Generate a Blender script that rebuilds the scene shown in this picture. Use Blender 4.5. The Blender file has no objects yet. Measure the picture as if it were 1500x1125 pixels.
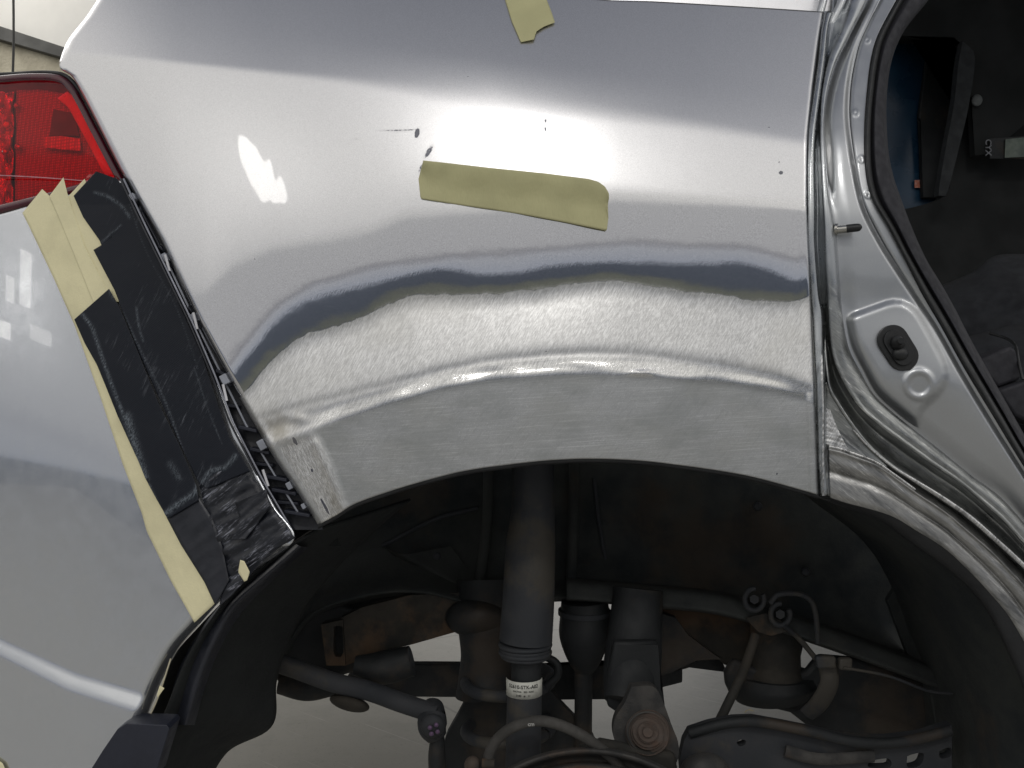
import bpy, math, random
import numpy as np
from mathutils import Vector, Matrix
random.seed(4); np.random.seed(4)
R = math.radians
sc = bpy.context.scene
COL = sc.collection
D = 0.9            # camera to quarter panel, metres
H = 0.75           # camera height
# ------------------------------------------------------------------ camera, world, lamps
cam = bpy.data.objects.new('camera', bpy.data.cameras.new('camera'))
COL.objects.link(cam); sc.camera = cam
cam.location = (0, -D, H); cam.rotation_euler = (R(90), 0, 0)
cam.data.sensor_width = 36; cam.data.lens = 18 / (0.5 / D)
cam.data.clip_start = 0.02; cam.data.clip_end = 200
sc.view_settings.view_transform = 'Standard'; sc.view_settings.look = 'None'
sc.view_settings.exposure = 0; sc.view_settings.gamma = 1; sc.view_settings.use_curve_mapping = False

W = bpy.data.worlds.new('World'); sc.world = W; W.use_nodes = True
nt = W.node_tree; nt.nodes.clear()
def wn(t, **k):
    n = nt.nodes.new(t)
    for a, b in k.items(): setattr(n, a, b)
    return n
# body shop seen all round: floor edge, dark benches, pale wall, ceiling (by elevation)
tc = wn('ShaderNodeTexCoord'); sx = wn('ShaderNodeSeparateXYZ'); nt.links.new(tc.outputs['Generated'], sx.inputs[0])
asn = wn('ShaderNodeMath', operation='ARCSINE'); nt.links.new(sx.outputs['Z'], asn.inputs[0])
nz = wn('ShaderNodeTexNoise'); nz.inputs['Scale'].default_value = 3.0; nt.links.new(tc.outputs['Generated'], nz.inputs[0])
ma = wn('ShaderNodeMath', operation='MULTIPLY_ADD'); nt.links.new(nz.outputs['Fac'], ma.inputs[0]); ma.inputs[1].default_value = 0.03
nt.links.new(asn.outputs[0], ma.inputs[2])
mr = wn('ShaderNodeMapRange'); mr.inputs['From Min'].default_value = R(-30) + .015; mr.inputs['From Max'].default_value = R(90) + .015
nt.links.new(ma.outputs[0], mr.inputs[0])
cr = wn('ShaderNodeValToRGB'); nt.links.new(mr.outputs[0], cr.inputs[0])
def el(a): return (a + 30) / 120
stops = [(-30, (.40, .40, .37)), (-9.6, (.46, .46, .43)), (-9.0, (.155, .16, .128)), (-7.0, (.12, .128, .105)), (-6.6, (.06, .075, .105)),
         (-2.2, (.075, .092, .125)), (-1.4, (.40, .43, .50)), (2.6, (.50, .515, .55)), (3.2, (.34, .34, .37)), (4.0, (.34, .34, .36)),
         (4.8, (.55, .55, .56)), (15, (.60, .60, .60)), (17, (.95, .93, .90)), (30, (1.0, .98, .94)), (44, (.95, .93, .92)),
         (54, (.46, .47, .51)), (66, (.22, .235, .285)), (90, (.13, .145, .19))]
rr = cr.color_ramp
while len(rr.elements) > 1: rr.elements.remove(rr.elements[0])
rr.elements[0].position = el(stops[0][0]); rr.elements[0].color = (*stops[0][1], 1)
for a, c in stops[1:]:
    e = rr.elements.new(el(a)); e.color = (*c, 1)
bg = wn('ShaderNodeBackground'); bg.inputs['Strength'].default_value = 0.85
nt.links.new(cr.outputs[0], bg.inputs[0])
wo = wn('ShaderNodeOutputWorld'); nt.links.new(bg.outputs[0], wo.inputs[0])

def area(name, loc, target, sx_, sy_, power, col=(1, .97, .93)):
    l = bpy.data.lights.new(name, 'AREA'); l.shape = 'RECTANGLE'; l.size = sx_; l.size_y = sy_; l.energy = power; l.color = col
    o = bpy.data.objects.new(name, l); COL.objects.link(o); o.location = loc
    d = Vector(target) - Vector(loc); o.rotation_euler = d.to_track_quat('-Z', 'Y').to_euler()
    return o
area('ceiling_lamp', (-.12, -3.0, 3.1), (0, 0, .8), 1.0, .28, 18)
tube_lamp = area('ceiling_lamp', (-1.80, -2.0, 2.15), (-.25, 0, .9), .13, .52, .9)
tube_lamp.data.shape = 'ELLIPSE'
_z = -(Vector((-.25, 0, .9)) - Vector((-1.80, -2.0, 2.15))).normalized(); _r = Vector((0, 0, 1)).cross(_z).normalized(); _u = _z.cross(_r).normalized()
_left = Vector((-.78, .62, 0)); _left = (_left - _z * _left.dot(_z)).normalized(); _y = (_u * math.cos(R(30)) + _left * math.sin(R(30))).normalized(); _x = _y.cross(_z)
tube_lamp.rotation_euler = Matrix((_x, _y, _z)).transposed().to_euler()
area('work_lamp', (-3.46, -.98, 1.60), (-.5, .1, .85), .10, .26, .2)
area('work_lamp', (-3.50, -.86, 1.52), (-.5, .1, .85), .07, .12, .06)
area('work_lamp', (-3.41, -1.12, 1.36), (-.5, .1, .85), .20, .07, .07)
area('work_lamp', (-3.56, -.84, 1.33), (-.5, .1, .85), .10, .08, .08)
area('ceiling_lamp', (2.4, -1.6, 2.9), (.3, 0, .7), .15, 1.2, 6)
area('floor_fill', (-2.5, 2.6, 3.0), (-1, 3.2, 0), 2.5, 1.5, 27)  # unseen fill added to brighten the floor beyond the car
area('floor_fill', (1.2, 3.6, 3.0), (.3, 2.0, 0), 2.5, 1.5, 27)  # second added fill, for the floor behind the wheel arch

# ------------------------------------------------------------------ helpers
def P(px, py, y=0.0):
    s = (D + y) / D
    return Vector(((px - 750) / 1500 * s, y, H + (562.5 - py) / 1500 * s))
def S(y=0.0): return (D + y) / D / 1500          # metres per photo pixel at depth y

def tag(o, label=None, cat=None, group=None, kind=None):
    if label: o['label'] = label
    if cat: o['category'] = cat
    if group: o['group'] = group
    if kind: o['kind'] = kind
    return o
def base(o):
    v = Vector((0, 0, 0)); q = o
    while q is not None: v += q.location; q = q.parent
    return v
def link(name, verts, faces, mat, parent=None, smooth=True, thick=0, bevel=0, sub=0, sharp=None, uv=None):
    me = bpy.data.meshes.new(name); me.from_pydata([tuple(v) for v in verts], [], faces); me.validate()
    if smooth: me.polygons.foreach_set('use_smooth', [True] * len(me.polygons))
    if sharp is not None: me.set_sharp_from_angle(angle=R(sharp))
    if uv is not None:
        ul = me.uv_layers.new(name='UVMap'); idx = np.zeros(len(me.loops), dtype=np.int32); me.loops.foreach_get('vertex_index', idx)
        ul.data.foreach_set('uv', np.asarray(uv, dtype=np.float32)[idx].ravel())
    me.materials.append(mat)
    o = bpy.data.objects.new(name, me); COL.objects.link(o)
    if parent is not None:
        o.parent = parent; o.location = -base(parent)
    if bevel:
        m = o.modifiers.new('bevel', 'BEVEL'); m.width = bevel; m.segments = 2; m.limit_method = 'ANGLE'; m.angle_limit = R(35)
    if thick:
        m = o.modifiers.new('solid', 'SOLIDIFY'); m.thickness = thick; m.offset = -1
    if sub:
        m = o.modifiers.new('sub', 'SUBSURF'); m.levels = sub; m.render_levels = sub
    return o
def resample(pts, n, smooth=True):
    p = np.array(pts, float)
    if smooth and len(p) > 2:
        q = []
        for i in range(len(p) - 1):
            a = p[i - 1] if i else 2 * p[0] - p[1]; b = p[i]; c = p[i + 1]; d = p[i + 2] if i + 2 < len(p) else 2 * p[-1] - p[-2]
            for t in np.linspace(0, 1, 10, endpoint=False):
                # centripetal-ish catmull with damped tangents
                m0 = (c - a) * .5; m1 = (d - b) * .5; L = np.linalg.norm((c - b)[:2]) + 1e-9
                m0 *= min(1, L / (np.linalg.norm(m0[:2]) + 1e-9)); m1 *= min(1, L / (np.linalg.norm(m1[:2]) + 1e-9))
                h = t * t * t; s2 = t * t
                q.append((2*h - 3*s2 + 1) * b + (h - 2*s2 + t) * m0 + (-2*h + 3*s2) * c + (h - s2) * m1)
        q.append(p[-1]); p = np.array(q)
    s = np.r_[0, np.cumsum(np.linalg.norm(np.diff(p[:, :2], axis=0), axis=1))]
    t = np.linspace(0, s[-1], n)
    return np.stack([np.interp(t, s, p[:, k]) for k in range(p.shape[1])], 1)
def grid_faces(nu, nv, closed_v=False):
    f = []
    for i in range(nu - 1):
        for j in range(nv - 1 if not closed_v else nv):
            k = (j + 1) % nv
            f.append((i * nv + j, i * nv + k, (i + 1) * nv + k, (i + 1) * nv + j))
    return f
def quad_flip(f): return [tuple(reversed(q)) for q in f]
def loft(name, rails, mat, parent, nu=100, nv=6, smooth=True, depth=None, thick=0, sharp=None, bysm=True, jit=0):
    """rails: polylines of (px,py,y) or (px,py) with depth(px,py,k); left to right."""
    rs = []
    for k, r in enumerate(rails):
        a = resample(r, nu, smooth)
        if a.shape[1] == 2: a = np.c_[a, np.array([depth(x, y, k) for x, y in a])]
        rs.append(a)
    rs = np.array(rs)                                       # (K,nu,3)
    cols = []
    for u in range(nu):
        line = rs[:, u, :]
        if bysm and len(rails) > 2:
            seg = []
            for i in range(len(line) - 1):
                a = line[i - 1] if i else 2*line[0] - line[1]; b = line[i]; c = line[i + 1]; d = line[i + 2] if i + 2 < len(line) else 2*line[-1] - line[-2]
                for t in np.linspace(0, 1, nv, endpoint=False):
                    m0 = (c - a) * .4; m1 = (d - b) * .4; L = np.linalg.norm((c - b)[:2]) + 1e-9
                    m0 = m0 * min(1, L / (np.linalg.norm(m0[:2]) + 1e-9)); m1 = m1 * min(1, L / (np.linalg.norm(m1[:2]) + 1e-9))
                    h = t**3; s2 = t*t
                    seg.append((2*h - 3*s2 + 1)*b + (h - 2*s2 + t)*m0 + (-2*h + 3*s2)*c + (h - s2)*m1)
            seg.append(line[-1])
        else:
            seg = [line[i] * (1 - t) + line[i + 1] * t for i in range(len(line) - 1) for t in np.linspace(0, 1, nv, endpoint=False)] + [line[-1]]
        cols.append(seg)
    cols = np.array(cols); n2 = cols.shape[1]
    if jit: cols[:, :, 2] += (np.random.rand(nu, n2) - .5) * jit
    V = [P(*c) for row in cols for c in row]
    return link(name, V, grid_faces(nu, n2), mat, parent, thick=thick, sharp=sharp)
def tube(name, pts, rad, mat, parent, seg=14, n=None, caps=True, smooth=True, squash=1.0):
    """pts (px,py,y[,r px]); rad in photo pixels."""
    p = [tuple(q) + ((rad,) if len(q) == 3 else ()) for q in pts]
    a = resample(p, n or max(4, len(p) * 8), smooth) if len(p) > 2 or n else np.array(p, float)
    C = [P(*q[:3]) for q in a]; V = []; F = []
    for i, c in enumerate(C):
        t = (C[min(i + 1, len(C) - 1)] - C[max(i - 1, 0)]).normalized()
        up = Vector((0, 1, 0)) if abs(t.y) < .9 else Vector((1, 0, 0))
        s = t.cross(up).normalized(); w = s.cross(t).normalized(); r = a[i][3] * S(a[i][2])
        for k in range(seg):
            g = 2 * math.pi * k / seg
            V.append(c + s * r * math.cos(g) + w * r * squash * math.sin(g))
    F = grid_faces(len(C), seg, True)
    if caps:
        F.append(tuple(range(seg))[::-1]); F.append(tuple(range((len(C) - 1) * seg, len(C) * seg)))
    return link(name, V, F, mat, parent, sharp=50)
def prism(name, outline, y, th, mat, parent, bevel=.002, smooth=False, holes=None, tilt=None, sharp=40):
    """solid plate cut to an outline, front at depth y (or per-point depth), thickness th to the back."""
    import bmesh
    pts = resample(outline + [outline[0]], max(len(outline) * 5, 24), True)[:-1] if smooth else np.array(outline, float)
    bm = bmesh.new()
    def ring(pp, dy): return [bm.verts.new(P(q[0], q[1], (q[2] if len(q) > 2 else (y if tilt is None else tilt(q[0], q[1]))) ) + Vector((0, dy, 0))) for q in pp]
    front = ring(pts, 0); back = ring(pts, th)
    n = len(front)
    edges = []
    if holes:
        loops = [(front, back)]
        for h in holes:
            hp = resample(h + [h[0]], max(len(h) * 4, 16), True)[:-1]
            loops.append((ring(hp, 0), ring(hp, th)))
        for side in (0, 1):
            es = []
            for L in loops:
                r = L[side]
                es += [bm.edges.new((r[i], r[(i + 1) % len(r)])) for i in range(len(r))]
            bmesh.ops.triangle_fill(bm, use_beauty=True, edges=es)
        for f, b in loops:
            for i in range(len(f)):
                bm.faces.new((f[i], f[(i + 1) % len(f)], b[(i + 1) % len(f)], b[i]))
    else:
        bm.faces.new(front); bm.faces.new(back[::-1])
        for i in range(n): bm.faces.new((front[i], back[i], back[(i + 1) % n], front[(i + 1) % n]))
        bmesh.ops.triangulate(bm, faces=[f for f in bm.faces if len(f.verts) > 4])
    bmesh.ops.recalc_face_normals(bm, faces=bm.faces)
    me = bpy.data.meshes.new(name); bm.to_mesh(me); bm.free(); me.materials.append(mat)
    me.polygons.foreach_set('use_smooth', [True] * len(me.polygons)); me.set_sharp_from_angle(angle=R(sharp))
    o = bpy.data.objects.new(name, me); COL.objects.link(o)
    if parent is not None: o.parent = parent; o.location = -base(parent)
    if bevel:
        m = o.modifiers.new('bevel', 'BEVEL'); m.width = bevel; m.segments = 3; m.limit_method = 'ANGLE'; m.angle_limit = R(40)
        m.harden_normals = False
    return o
def blob(name, cx, cy, y, rx, ry, ry_depth, mat, parent, rot=0, noise=.0, rings=18, seg=28, prof=None):
    V = []; F = []
    for i in range(rings + 1):
        th = math.pi * i / rings
        for k in range(seg):
            ph = 2 * math.pi * k / seg
            n = 1 + noise * (math.sin(3 * ph + i) * .5 + random.random() - .5)
            a = math.sin(th) * math.cos(ph) * rx * n; b = -math.cos(th) * ry; c = math.sin(th) * math.sin(ph)
            xr = a * math.cos(rot) - b * math.sin(rot); yr = a * math.sin(rot) + b * math.cos(rot)
            V.append(P(cx + xr, cy + yr, y + c * ry_depth))
    return link(name, V, grid_faces(rings + 1, seg, True), mat, parent)
def empty(name, loc, **k):
    o = bpy.data.objects.new(name, None); COL.objects.link(o); o.location = loc; o.empty_display_size = .05
    return tag(o, **k)

# ------------------------------------------------------------------ materials
class M_:
    def __init__(s, name):
        s.m = bpy.data.materials.new(name); s.m.use_nodes = True; s.t = s.m.node_tree; s.b = s.t.nodes['Principled BSDF']; s.tc = s.n('ShaderNodeTexCoord')
    def n(s, t, **k):
        q = s.t.nodes.new(t)
        for a, b in k.items(): setattr(q, a, b)
        return q
    def l(s, a, b): s.t.links.new(a, b)
    def i(s, **k):
        for a, v in k.items(): s.b.inputs[a.replace('_', ' ')].default_value = v
    def noise(s, scale, rot=(0, 0, 0), st=(1, 1, 1), detail=3, rough=.5, coord='Object'):
        mp = s.n('ShaderNodeMapping'); mp.inputs['Rotation'].default_value = rot; s.l(s.tc.outputs[coord], mp.inputs[0])
        m2 = s.n('ShaderNodeMapping'); m2.inputs['Scale'].default_value = st; s.l(mp.outputs[0], m2.inputs[0])
        q = s.n('ShaderNodeTexNoise'); q.inputs['Scale'].default_value = scale; q.inputs['Detail'].default_value = detail; q.inputs['Roughness'].default_value = rough
        s.l(m2.outputs[0], q.inputs[0]); return q.outputs['Fac']
    def ramp(s, f, a, b, ca=0., cb=1.):
        q = s.n('ShaderNodeMapRange'); q.interpolation_type = 'SMOOTHSTEP'
        for k, v in zip(('From Min', 'From Max', 'To Min', 'To Max'), (a, b, ca, cb)): q.inputs[k].default_value = v
        s.l(f, q.inputs[0]); return q.outputs[0]
    def mix(s, f, a, b):
        q = s.n('ShaderNodeMix', data_type='RGBA'); s.put(f, q.inputs[0]); s.put(a, q.inputs[6]); s.put(b, q.inputs[7]); return q.outputs[2]
    def fmix(s, f, a, b):
        q = s.n('ShaderNodeMix', data_type='FLOAT'); s.put(f, q.inputs[0]); s.put(a, q.inputs[2]); s.put(b, q.inputs[3]); return q.outputs[0]
    def math(s, op, a, b=0.):
        q = s.n('ShaderNodeMath', operation=op); s.put(a, q.inputs[0]); s.put(b, q.inputs[1]); return q.outputs[0]
    def put(s, v, sock):
        if isinstance(v, bpy.types.NodeSocket): s.l(v, sock)
        elif isinstance(v, tuple) and len(v) == 3: sock.default_value = (*v, 1)
        else: sock.default_value = v
    def bump(s, h, dist, strength=1, prev=None):
        q = s.n('ShaderNodeBump'); q.inputs['Distance'].default_value = dist; s.put(strength, q.inputs['Strength']); s.put(h, q.inputs['Height'])
        if prev: s.l(prev, q.inputs['Normal'])
        s.l(q.outputs[0], s.b.inputs['Normal']); return q.outputs[0]
    def attr(s, nm):
        q = s.n('ShaderNodeAttribute'); q.attribute_name = nm; return q.outputs['Fac']
def simple(name, c, rough=.5, metal=0, c2=None, ns=30, bs=0, bd=.0005, coat=0, spec=.5, c3=None):
    m = M_(name); m.i(Roughness=rough, Metallic=metal, Coat_Weight=coat); m.b.inputs['Specular IOR Level'].default_value = spec
    n1 = m.noise(ns, detail=5, rough=.6)
    colr = m.mix(m.ramp(n1, .35, .65), c, c2 or tuple(x * .75 for x in c))
    if c3: colr = m.mix(m.ramp(m.noise(ns * .35, detail=6, rough=.65), .5, .62), colr, c3)
    m.l(colr, m.b.inputs['Base Color'])
    if bs: m.bump(m.noise(bs, detail=4, rough=.65), bd)
    m.l(m.ramp(m.noise(ns * 2, detail=4), .3, .7, max(0, rough - .08), min(1, rough + .1)), m.b.inputs['Roughness'])
    return m.m

def panel_mat():
    m = M_('silver_panel_sanded_to_bare_metal')
    sand = m.attr('sand'); pol = m.attr('polish'); weld = m.attr('weld'); lip = m.attr('lip')
    pitch = m.noise(1, rot=(0, R(-28), 0), st=(1500, 1500, 150), detail=3, rough=.65)          # short steep scratches
    horiz = m.noise(1, rot=(0, R(6), 0), st=(28, 500, 1300), detail=5, rough=.75)          # sanding along the arch
    flake = m.noise(2600, detail=2); 
    # ragged edge of the sanded area
    rag = m.math('MULTIPLY', m.math('SUBTRACT', pitch, .5), .5)
    clouds = m.noise(9, detail=4, rough=.55); sm = m.ramp(m.math('ADD', sand, rag), .35, .65)
    clouds = m.noise(9, detail=4, rough=.55); fine = m.noise(500, detail=3)
    paint = m.mix(m.ramp(m.noise(1500, detail=2, rough=.8), .32, .68), (.57, .57, .58), (.75, .75, .76))
    bare = m.mix(m.ramp(m.noise(1, rot=(0, R(-28), 0), st=(1000, 1000, 110), detail=4, rough=.75), .36, .66), (.54, .54, .535), (.86, .86, .855))
    bare = m.mix(m.math('MULTIPLY', m.ramp(clouds, .45, .7), .35), bare, (.60, .59, .55))
    lipc = m.mix(m.ramp(m.noise(1300, detail=4, rough=.75), .5, .72), (.50, .51, .515), (.80, .81, .815))
    lipc = m.mix(m.math('MULTIPLY', m.ramp(m.noise(14, st=(1, 1, 2), detail=3), .45, .65), .4), lipc, (.45, .455, .43))
    weldc = m.mix(m.ramp(m.noise(1, rot=(0, R(25), 0), st=(1000, 1000, 150), detail=5, rough=.75), .35, .68), (.46, .45, .43), (1., 1., .98))
    clo2 = m.noise(1, st=(16, 16, 30), detail=5, rough=.6); long_ = m.noise(1, rot=(0, R(4), 0), st=(14, 300, 900), detail=5, rough=.75)
    swirl = m.noise(1, rot=(0, R(-40), 0), st=(700, 700, 60), detail=4, rough=.7)
    lipc = m.mix(m.math('MULTIPLY', m.ramp(long_, .48, .68), .5), lipc, (.80, .81, .81))
    lipc = m.mix(m.math('MULTIPLY', m.ramp(swirl, .5, .7), .35), lipc, (.33, .34, .345))
    lipc = m.mix(m.math('MULTIPLY', m.ramp(clo2, .42, .68), .5), lipc, (.36, .375, .37))
    bare = m.mix(m.math('MULTIPLY', m.ramp(long_, .5, .7), .35), bare, (.50, .50, .49))
    c = m.mix(sm, paint, bare); c = m.mix(lip, c, lipc); c = m.mix(weld, c, weldc)
    # nicks and scuffs in the paint
    nick = m.attr('nick'); c = m.mix(m.ramp(m.math('ADD', nick, m.math('MULTIPLY', m.math('SUBTRACT', fine, .5), .5)), .45, .6), c, (.07, .075, .10))
    stain = m.attr('stain'); c = m.mix(m.math('MULTIPLY', stain, m.ramp(m.noise(60, detail=4), .3, .6)), c, (.34, .32, .27))
    m.l(c, m.b.inputs['Base Color'])
    m.l(m.fmix(m.math('MAXIMUM', nick, 0.0), .93, .2), m.b.inputs['Metallic'])
    ridge = m.attr('ridge'); r = m.fmix(pol, .32, .045); r = m.fmix(sm, r, m.ramp(clouds, .3, .7, .34, .46)); r = m.fmix(lip, r, .42); r = m.fmix(ridge, r, .13); r = m.fmix(weld, r, .27)
    m.l(r, m.b.inputs['Roughness'])
    m.l(m.fmix(sm, m.fmix(pol, .9, .0), 0.), m.b.inputs['Coat Weight']); m.i(Coat_Roughness=.03, Coat_IOR=1.75)
    h = m.fmix(ridge, m.fmix(lip, m.noise(1, rot=(0, R(-28), 0), st=(1000, 1000, 110), detail=4, rough=.7), m.noise(1, rot=(0, R(4), 0), st=(120, 700, 900), detail=4, rough=.7)), horiz)
    b1 = m.bump(m.noise(35, detail=2), .0004, m.fmix(pol, .15, .3))
    b2 = m.bump(h, .0002, m.fmix(ridge, m.fmix(sm, m.fmix(pol, .02, .07), .42), .5), m.bump(m.noise(1, rot=(0, R(-18), 0), st=(1100, 1100, 110), detail=3), .00022, m.attr('fray'), b1))
    b3 = m.bump(m.noise(1, rot=(0, R(25), 0), st=(1000, 1000, 150), detail=5, rough=.75), .00035, weld, b2)
    m.bump(flake, .00005, m.fmix(pol, .5, 0.0), b3)
    return m.m
def silver_paint(name, c=(.62, .62, .64), rough=.3, coat=.6, cr=.04):
    m = M_(name); fl = m.noise(2600, detail=2)
    m.l(m.mix(m.ramp(fl, .3, .7), tuple(x * .92 for x in c), tuple(x * 1.08 for x in c)), m.b.inputs['Base Color'])
    m.i(Metallic=.85, Coat_Weight=coat, Coat_Roughness=cr, Coat_IOR=1.7)
    m.l(m.ramp(m.noise(60, detail=4), .3, .7, rough - .03, rough + .05), m.b.inputs['Roughness'])
    b = m.bump(m.noise(14, detail=1), .0003, .25); m.bump(fl, .00005, .4, b)
    return m.m
def ground_metal(name, c0=(.40, .40, .38), c1=(.75, .75, .73), rough=.33, ang=35, bd=.0002, top=None):
    m = M_(name); s = m.noise(1, rot=(0, R(ang), 0), st=(80, 500, 1000), detail=5, rough=.7)
    c = m.mix(m.ramp(s, .35, .66), c0, c1)
    c = m.mix(m.math('MULTIPLY', m.ramp(m.noise(40, detail=4), .45, .7), .5), c, tuple(x * .8 for x in c0))
    c = m.mix(m.math('MULTIPLY', m.ramp(m.noise(1, rot=(0, R(ang), 0), st=(12, 60, 70), detail=6, rough=.7), .5, .64), .7), c, (.12, .125, .13))
    c = m.mix(m.math('MULTIPLY', m.ramp(m.noise(1, rot=(0, R(ang), 0), st=(25, 200, 300), detail=5, rough=.75), .56, .68), .6), c, (.85, .85, .83))  # pale streaks painted into the colour as glints
    m.i(Metallic=.95, Roughness=rough)
    if top is not None:
        sp_ = m.n('ShaderNodeSeparateXYZ'); m.l(m.tc.outputs['Object'], sp_.inputs[0]); g = m.ramp(sp_.outputs['Z'], top - .03, top + .03)
        c = m.mix(g, c, (.42, .44, .455)); m.l(g, m.b.inputs['Coat Weight']); m.i(Coat_Roughness=.05); m.bump(s, bd, m.fmix(g, .8, 0.0))
    else: m.bump(s, bd, .8)
    m.l(c, m.b.inputs['Base Color'])
    m.l(m.ramp(m.noise(90, detail=4), .3, .7, rough - .08, rough + .1), m.b.inputs['Roughness'])
    return m.m
def tape_mat(name, c, rot=60):
    m = M_(name); n1 = m.noise(25, detail=3)
    c_ = m.mix(m.ramp(n1, .35, .7), c, tuple(x * .88 for x in c))
    crepe = m.noise(1, rot=(0, R(rot), 0), st=(1500, 1500, 130), detail=3)
    c_ = m.mix(m.math('MULTIPLY', m.ramp(crepe, .4, .7), .18), c_, tuple(x * .7 for x in c))
    m.l(c_, m.b.inputs['Base Color']); m.i(Roughness=.7); m.b.inputs['Specular IOR Level'].default_value = .25
    m.bump(crepe, .0002, .8, m.bump(m.noise(38, detail=4), .0022, .6)); return m.m
def cloth_tape():
    m = M_('black_cloth_tape')
    w = m.n('ShaderNodeTexWave'); w.wave_type = 'BANDS'; w.bands_direction = 'X'; w.inputs['Scale'].default_value = 165; w.inputs['Distortion'].default_value = .6
    mp = m.n('ShaderNodeMapping'); mp.inputs['Rotation'].default_value = (0, R(-52), 0); m.l(m.tc.outputs['Object'], mp.inputs[0]); m.l(mp.outputs[0], w.inputs[0])
    sc1 = m.noise(1, rot=(0, R(-25), 0), st=(260, 260, 26), detail=6, rough=.8)
    worn = m.math('MULTIPLY', m.ramp(m.noise(22, detail=4), .5, .68), m.ramp(sc1, .52, .66))
    c = m.mix(m.math('MULTIPLY', worn, .8), (.007, .0095, .016), (.12, .13, .15))
    c = m.mix(m.math('MULTIPLY', w.outputs['Fac'], .3), c, (.016, .019, .027))
    scf = m.attr('scuff'); grit = m.noise(1, rot=(0, R(-25), 0), st=(900, 900, 300), detail=5, rough=.8)
    c = m.mix(m.math('MULTIPLY', scf, m.ramp(grit, .40, .62)), c, (.19, .22, .25))
    m.l(c, m.b.inputs['Base Color']); m.i(Roughness=.5); m.b.inputs['Specular IOR Level'].default_value = .22
    m.bump(w.outputs['Fac'], .0001, .5, m.bump(m.noise(60, detail=4), .0009, .5)); return m.m

MAT = {}
MAT['panel'] = panel_mat()
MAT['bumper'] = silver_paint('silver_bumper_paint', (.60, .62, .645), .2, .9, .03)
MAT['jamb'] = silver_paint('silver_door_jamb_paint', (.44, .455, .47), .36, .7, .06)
MAT['channel'] = ground_metal('ground_channel_metal', (.27, .28, .28), (.40, .41, .40), .34, -40, .00008, top=.84)
MAT['flange'] = ground_metal('ground_flange_metal', (.30, .30, .295), (.43, .43, .42), .4, -40, .00008)
MAT['seam'] = ground_metal('seam_metal', (.38, .40, .41), (.5, .52, .53), .25, 80, .00005, top=.80)
MAT['bright'] = ground_metal('bright_ground_metal', (.45, .45, .45), (.85, .85, .84), .32, 60, .0003)
MAT['under'] = simple('undercoated_lip', (.03, .032, .035), .5, .2, bs=300)
MAT['tape'] = tape_mat('masking_tape_paper', (.84, .78, .50))
MAT['tape_green'] = tape_mat('olive_masking_tape_paper', (.50, .48, .27), 5)
MAT['cloth'] = cloth_tape()
MAT['plastic'] = simple('black_plastic', (.012, .014, .02), .42, bs=120, bd=.0004, c2=(.02, .022, .03))
MAT['plastic_blue'] = simple('dark_blue_black_plastic', (.018, .021, .034), .48, bs=500, bd=.0001)
MAT['liner'] = simple('arch_liner_felt', (.006, .0075, .008), .9, bs=250, bd=.0006, c2=(.010, .012, .012))
MAT['wheelhouse'] = simple('dusty_undercoat', (.031, .034, .031), .85, ns=9, bs=160, bd=.0008, c2=(.013, .017, .019), c3=(.044, .035, .026))
MAT['dust'] = simple('dusty_rubber', (.020, .023, .028), .75, ns=25, bs=200, bd=.0004, c2=(.034, .036, .040), c3=(.052, .047, .039))
MAT['blacksteel'] = simple('sooty_black_steel', (.007, .009, .010), .7, ns=20, bs=120, bd=.0006, c2=(.014, .016, .018), c3=(.035, .027, .020))
MAT['brownsteel'] = simple('brown_dirty_steel', (.034, .029, .022), .85, ns=18, bs=150, bd=.0009, c2=(.02, .02, .018), c3=(.085, .052, .030))
MAT['rust'] = simple('rusty_cast_iron', (.10, .07, .055), .8, ns=30, bs=300, bd=.0009, c2=(.09, .075, .065), c3=(.10, .055, .035))
MAT['greyiron'] = simple('greyish_cast_iron', (.055, .052, .048), .8, ns=35, bs=350, bd=.0008, c2=(.03, .03, .03), c3=(.07, .052, .04))
MAT['hose'] = simple('dusty_brake_hose_rubber', (.06, .057, .052), .8, ns=60, bs=400, bd=.0002)
MAT['chrome'] = simple('zinc_plated_steel', (.55, .54, .5), .25, 1)
MAT['rubber'] = simple('black_rubber', (.012, .013, .014), .5, bs=80, bd=.0004)
MAT['trim'] = simple('charcoal_trim', (.018, .018, .024), .7, ns=60, bs=900, bd=.00015)
MAT['fabric'] = simple('charcoal_seat_fabric', (.014, .016, .020), .95, ns=30, bs=700, bd=.0004, c2=(.010, .011, .014))
MAT['headliner'] = simple('dark_headliner', (.012, .0135, .014), .95, ns=8)
MAT['blue'] = simple('blue_cabinet_paint', (.03, .11, .26), .5, ns=3, c2=(.025, .09, .2))
MAT['greyclip'] = simple('grey_clip_plastic', (.33, .35, .40), .4)
MAT['wallwhite'] = simple('white_wall_paint', (.60, .59, .55), .7, ns=2, c2=(.54, .53, .50))
MAT['walltan'] = simple('tan_wall_panel', (.36, .33, .25), .8, ns=4, bs=30, bd=.01)
MAT['rail'] = simple('dark_rail_paint', (.05, .05, .045), .6, ns=5)
MAT['label'] = simple('white_paper_label', (.62, .62, .56), .5, ns=120, c2=(.5, .5, .45))
MAT['ink'] = simple('black_ink', (.02, .02, .02), .6)
MAT['purple'] = simple('purple_paint_dots', (.13, .08, .15), .6)
MAT['darklens'] = simple('dark_red_gloss', (.06, .002, .009), .15, coat=.0, spec=.6, c2=(.08, .003, .012))

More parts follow.
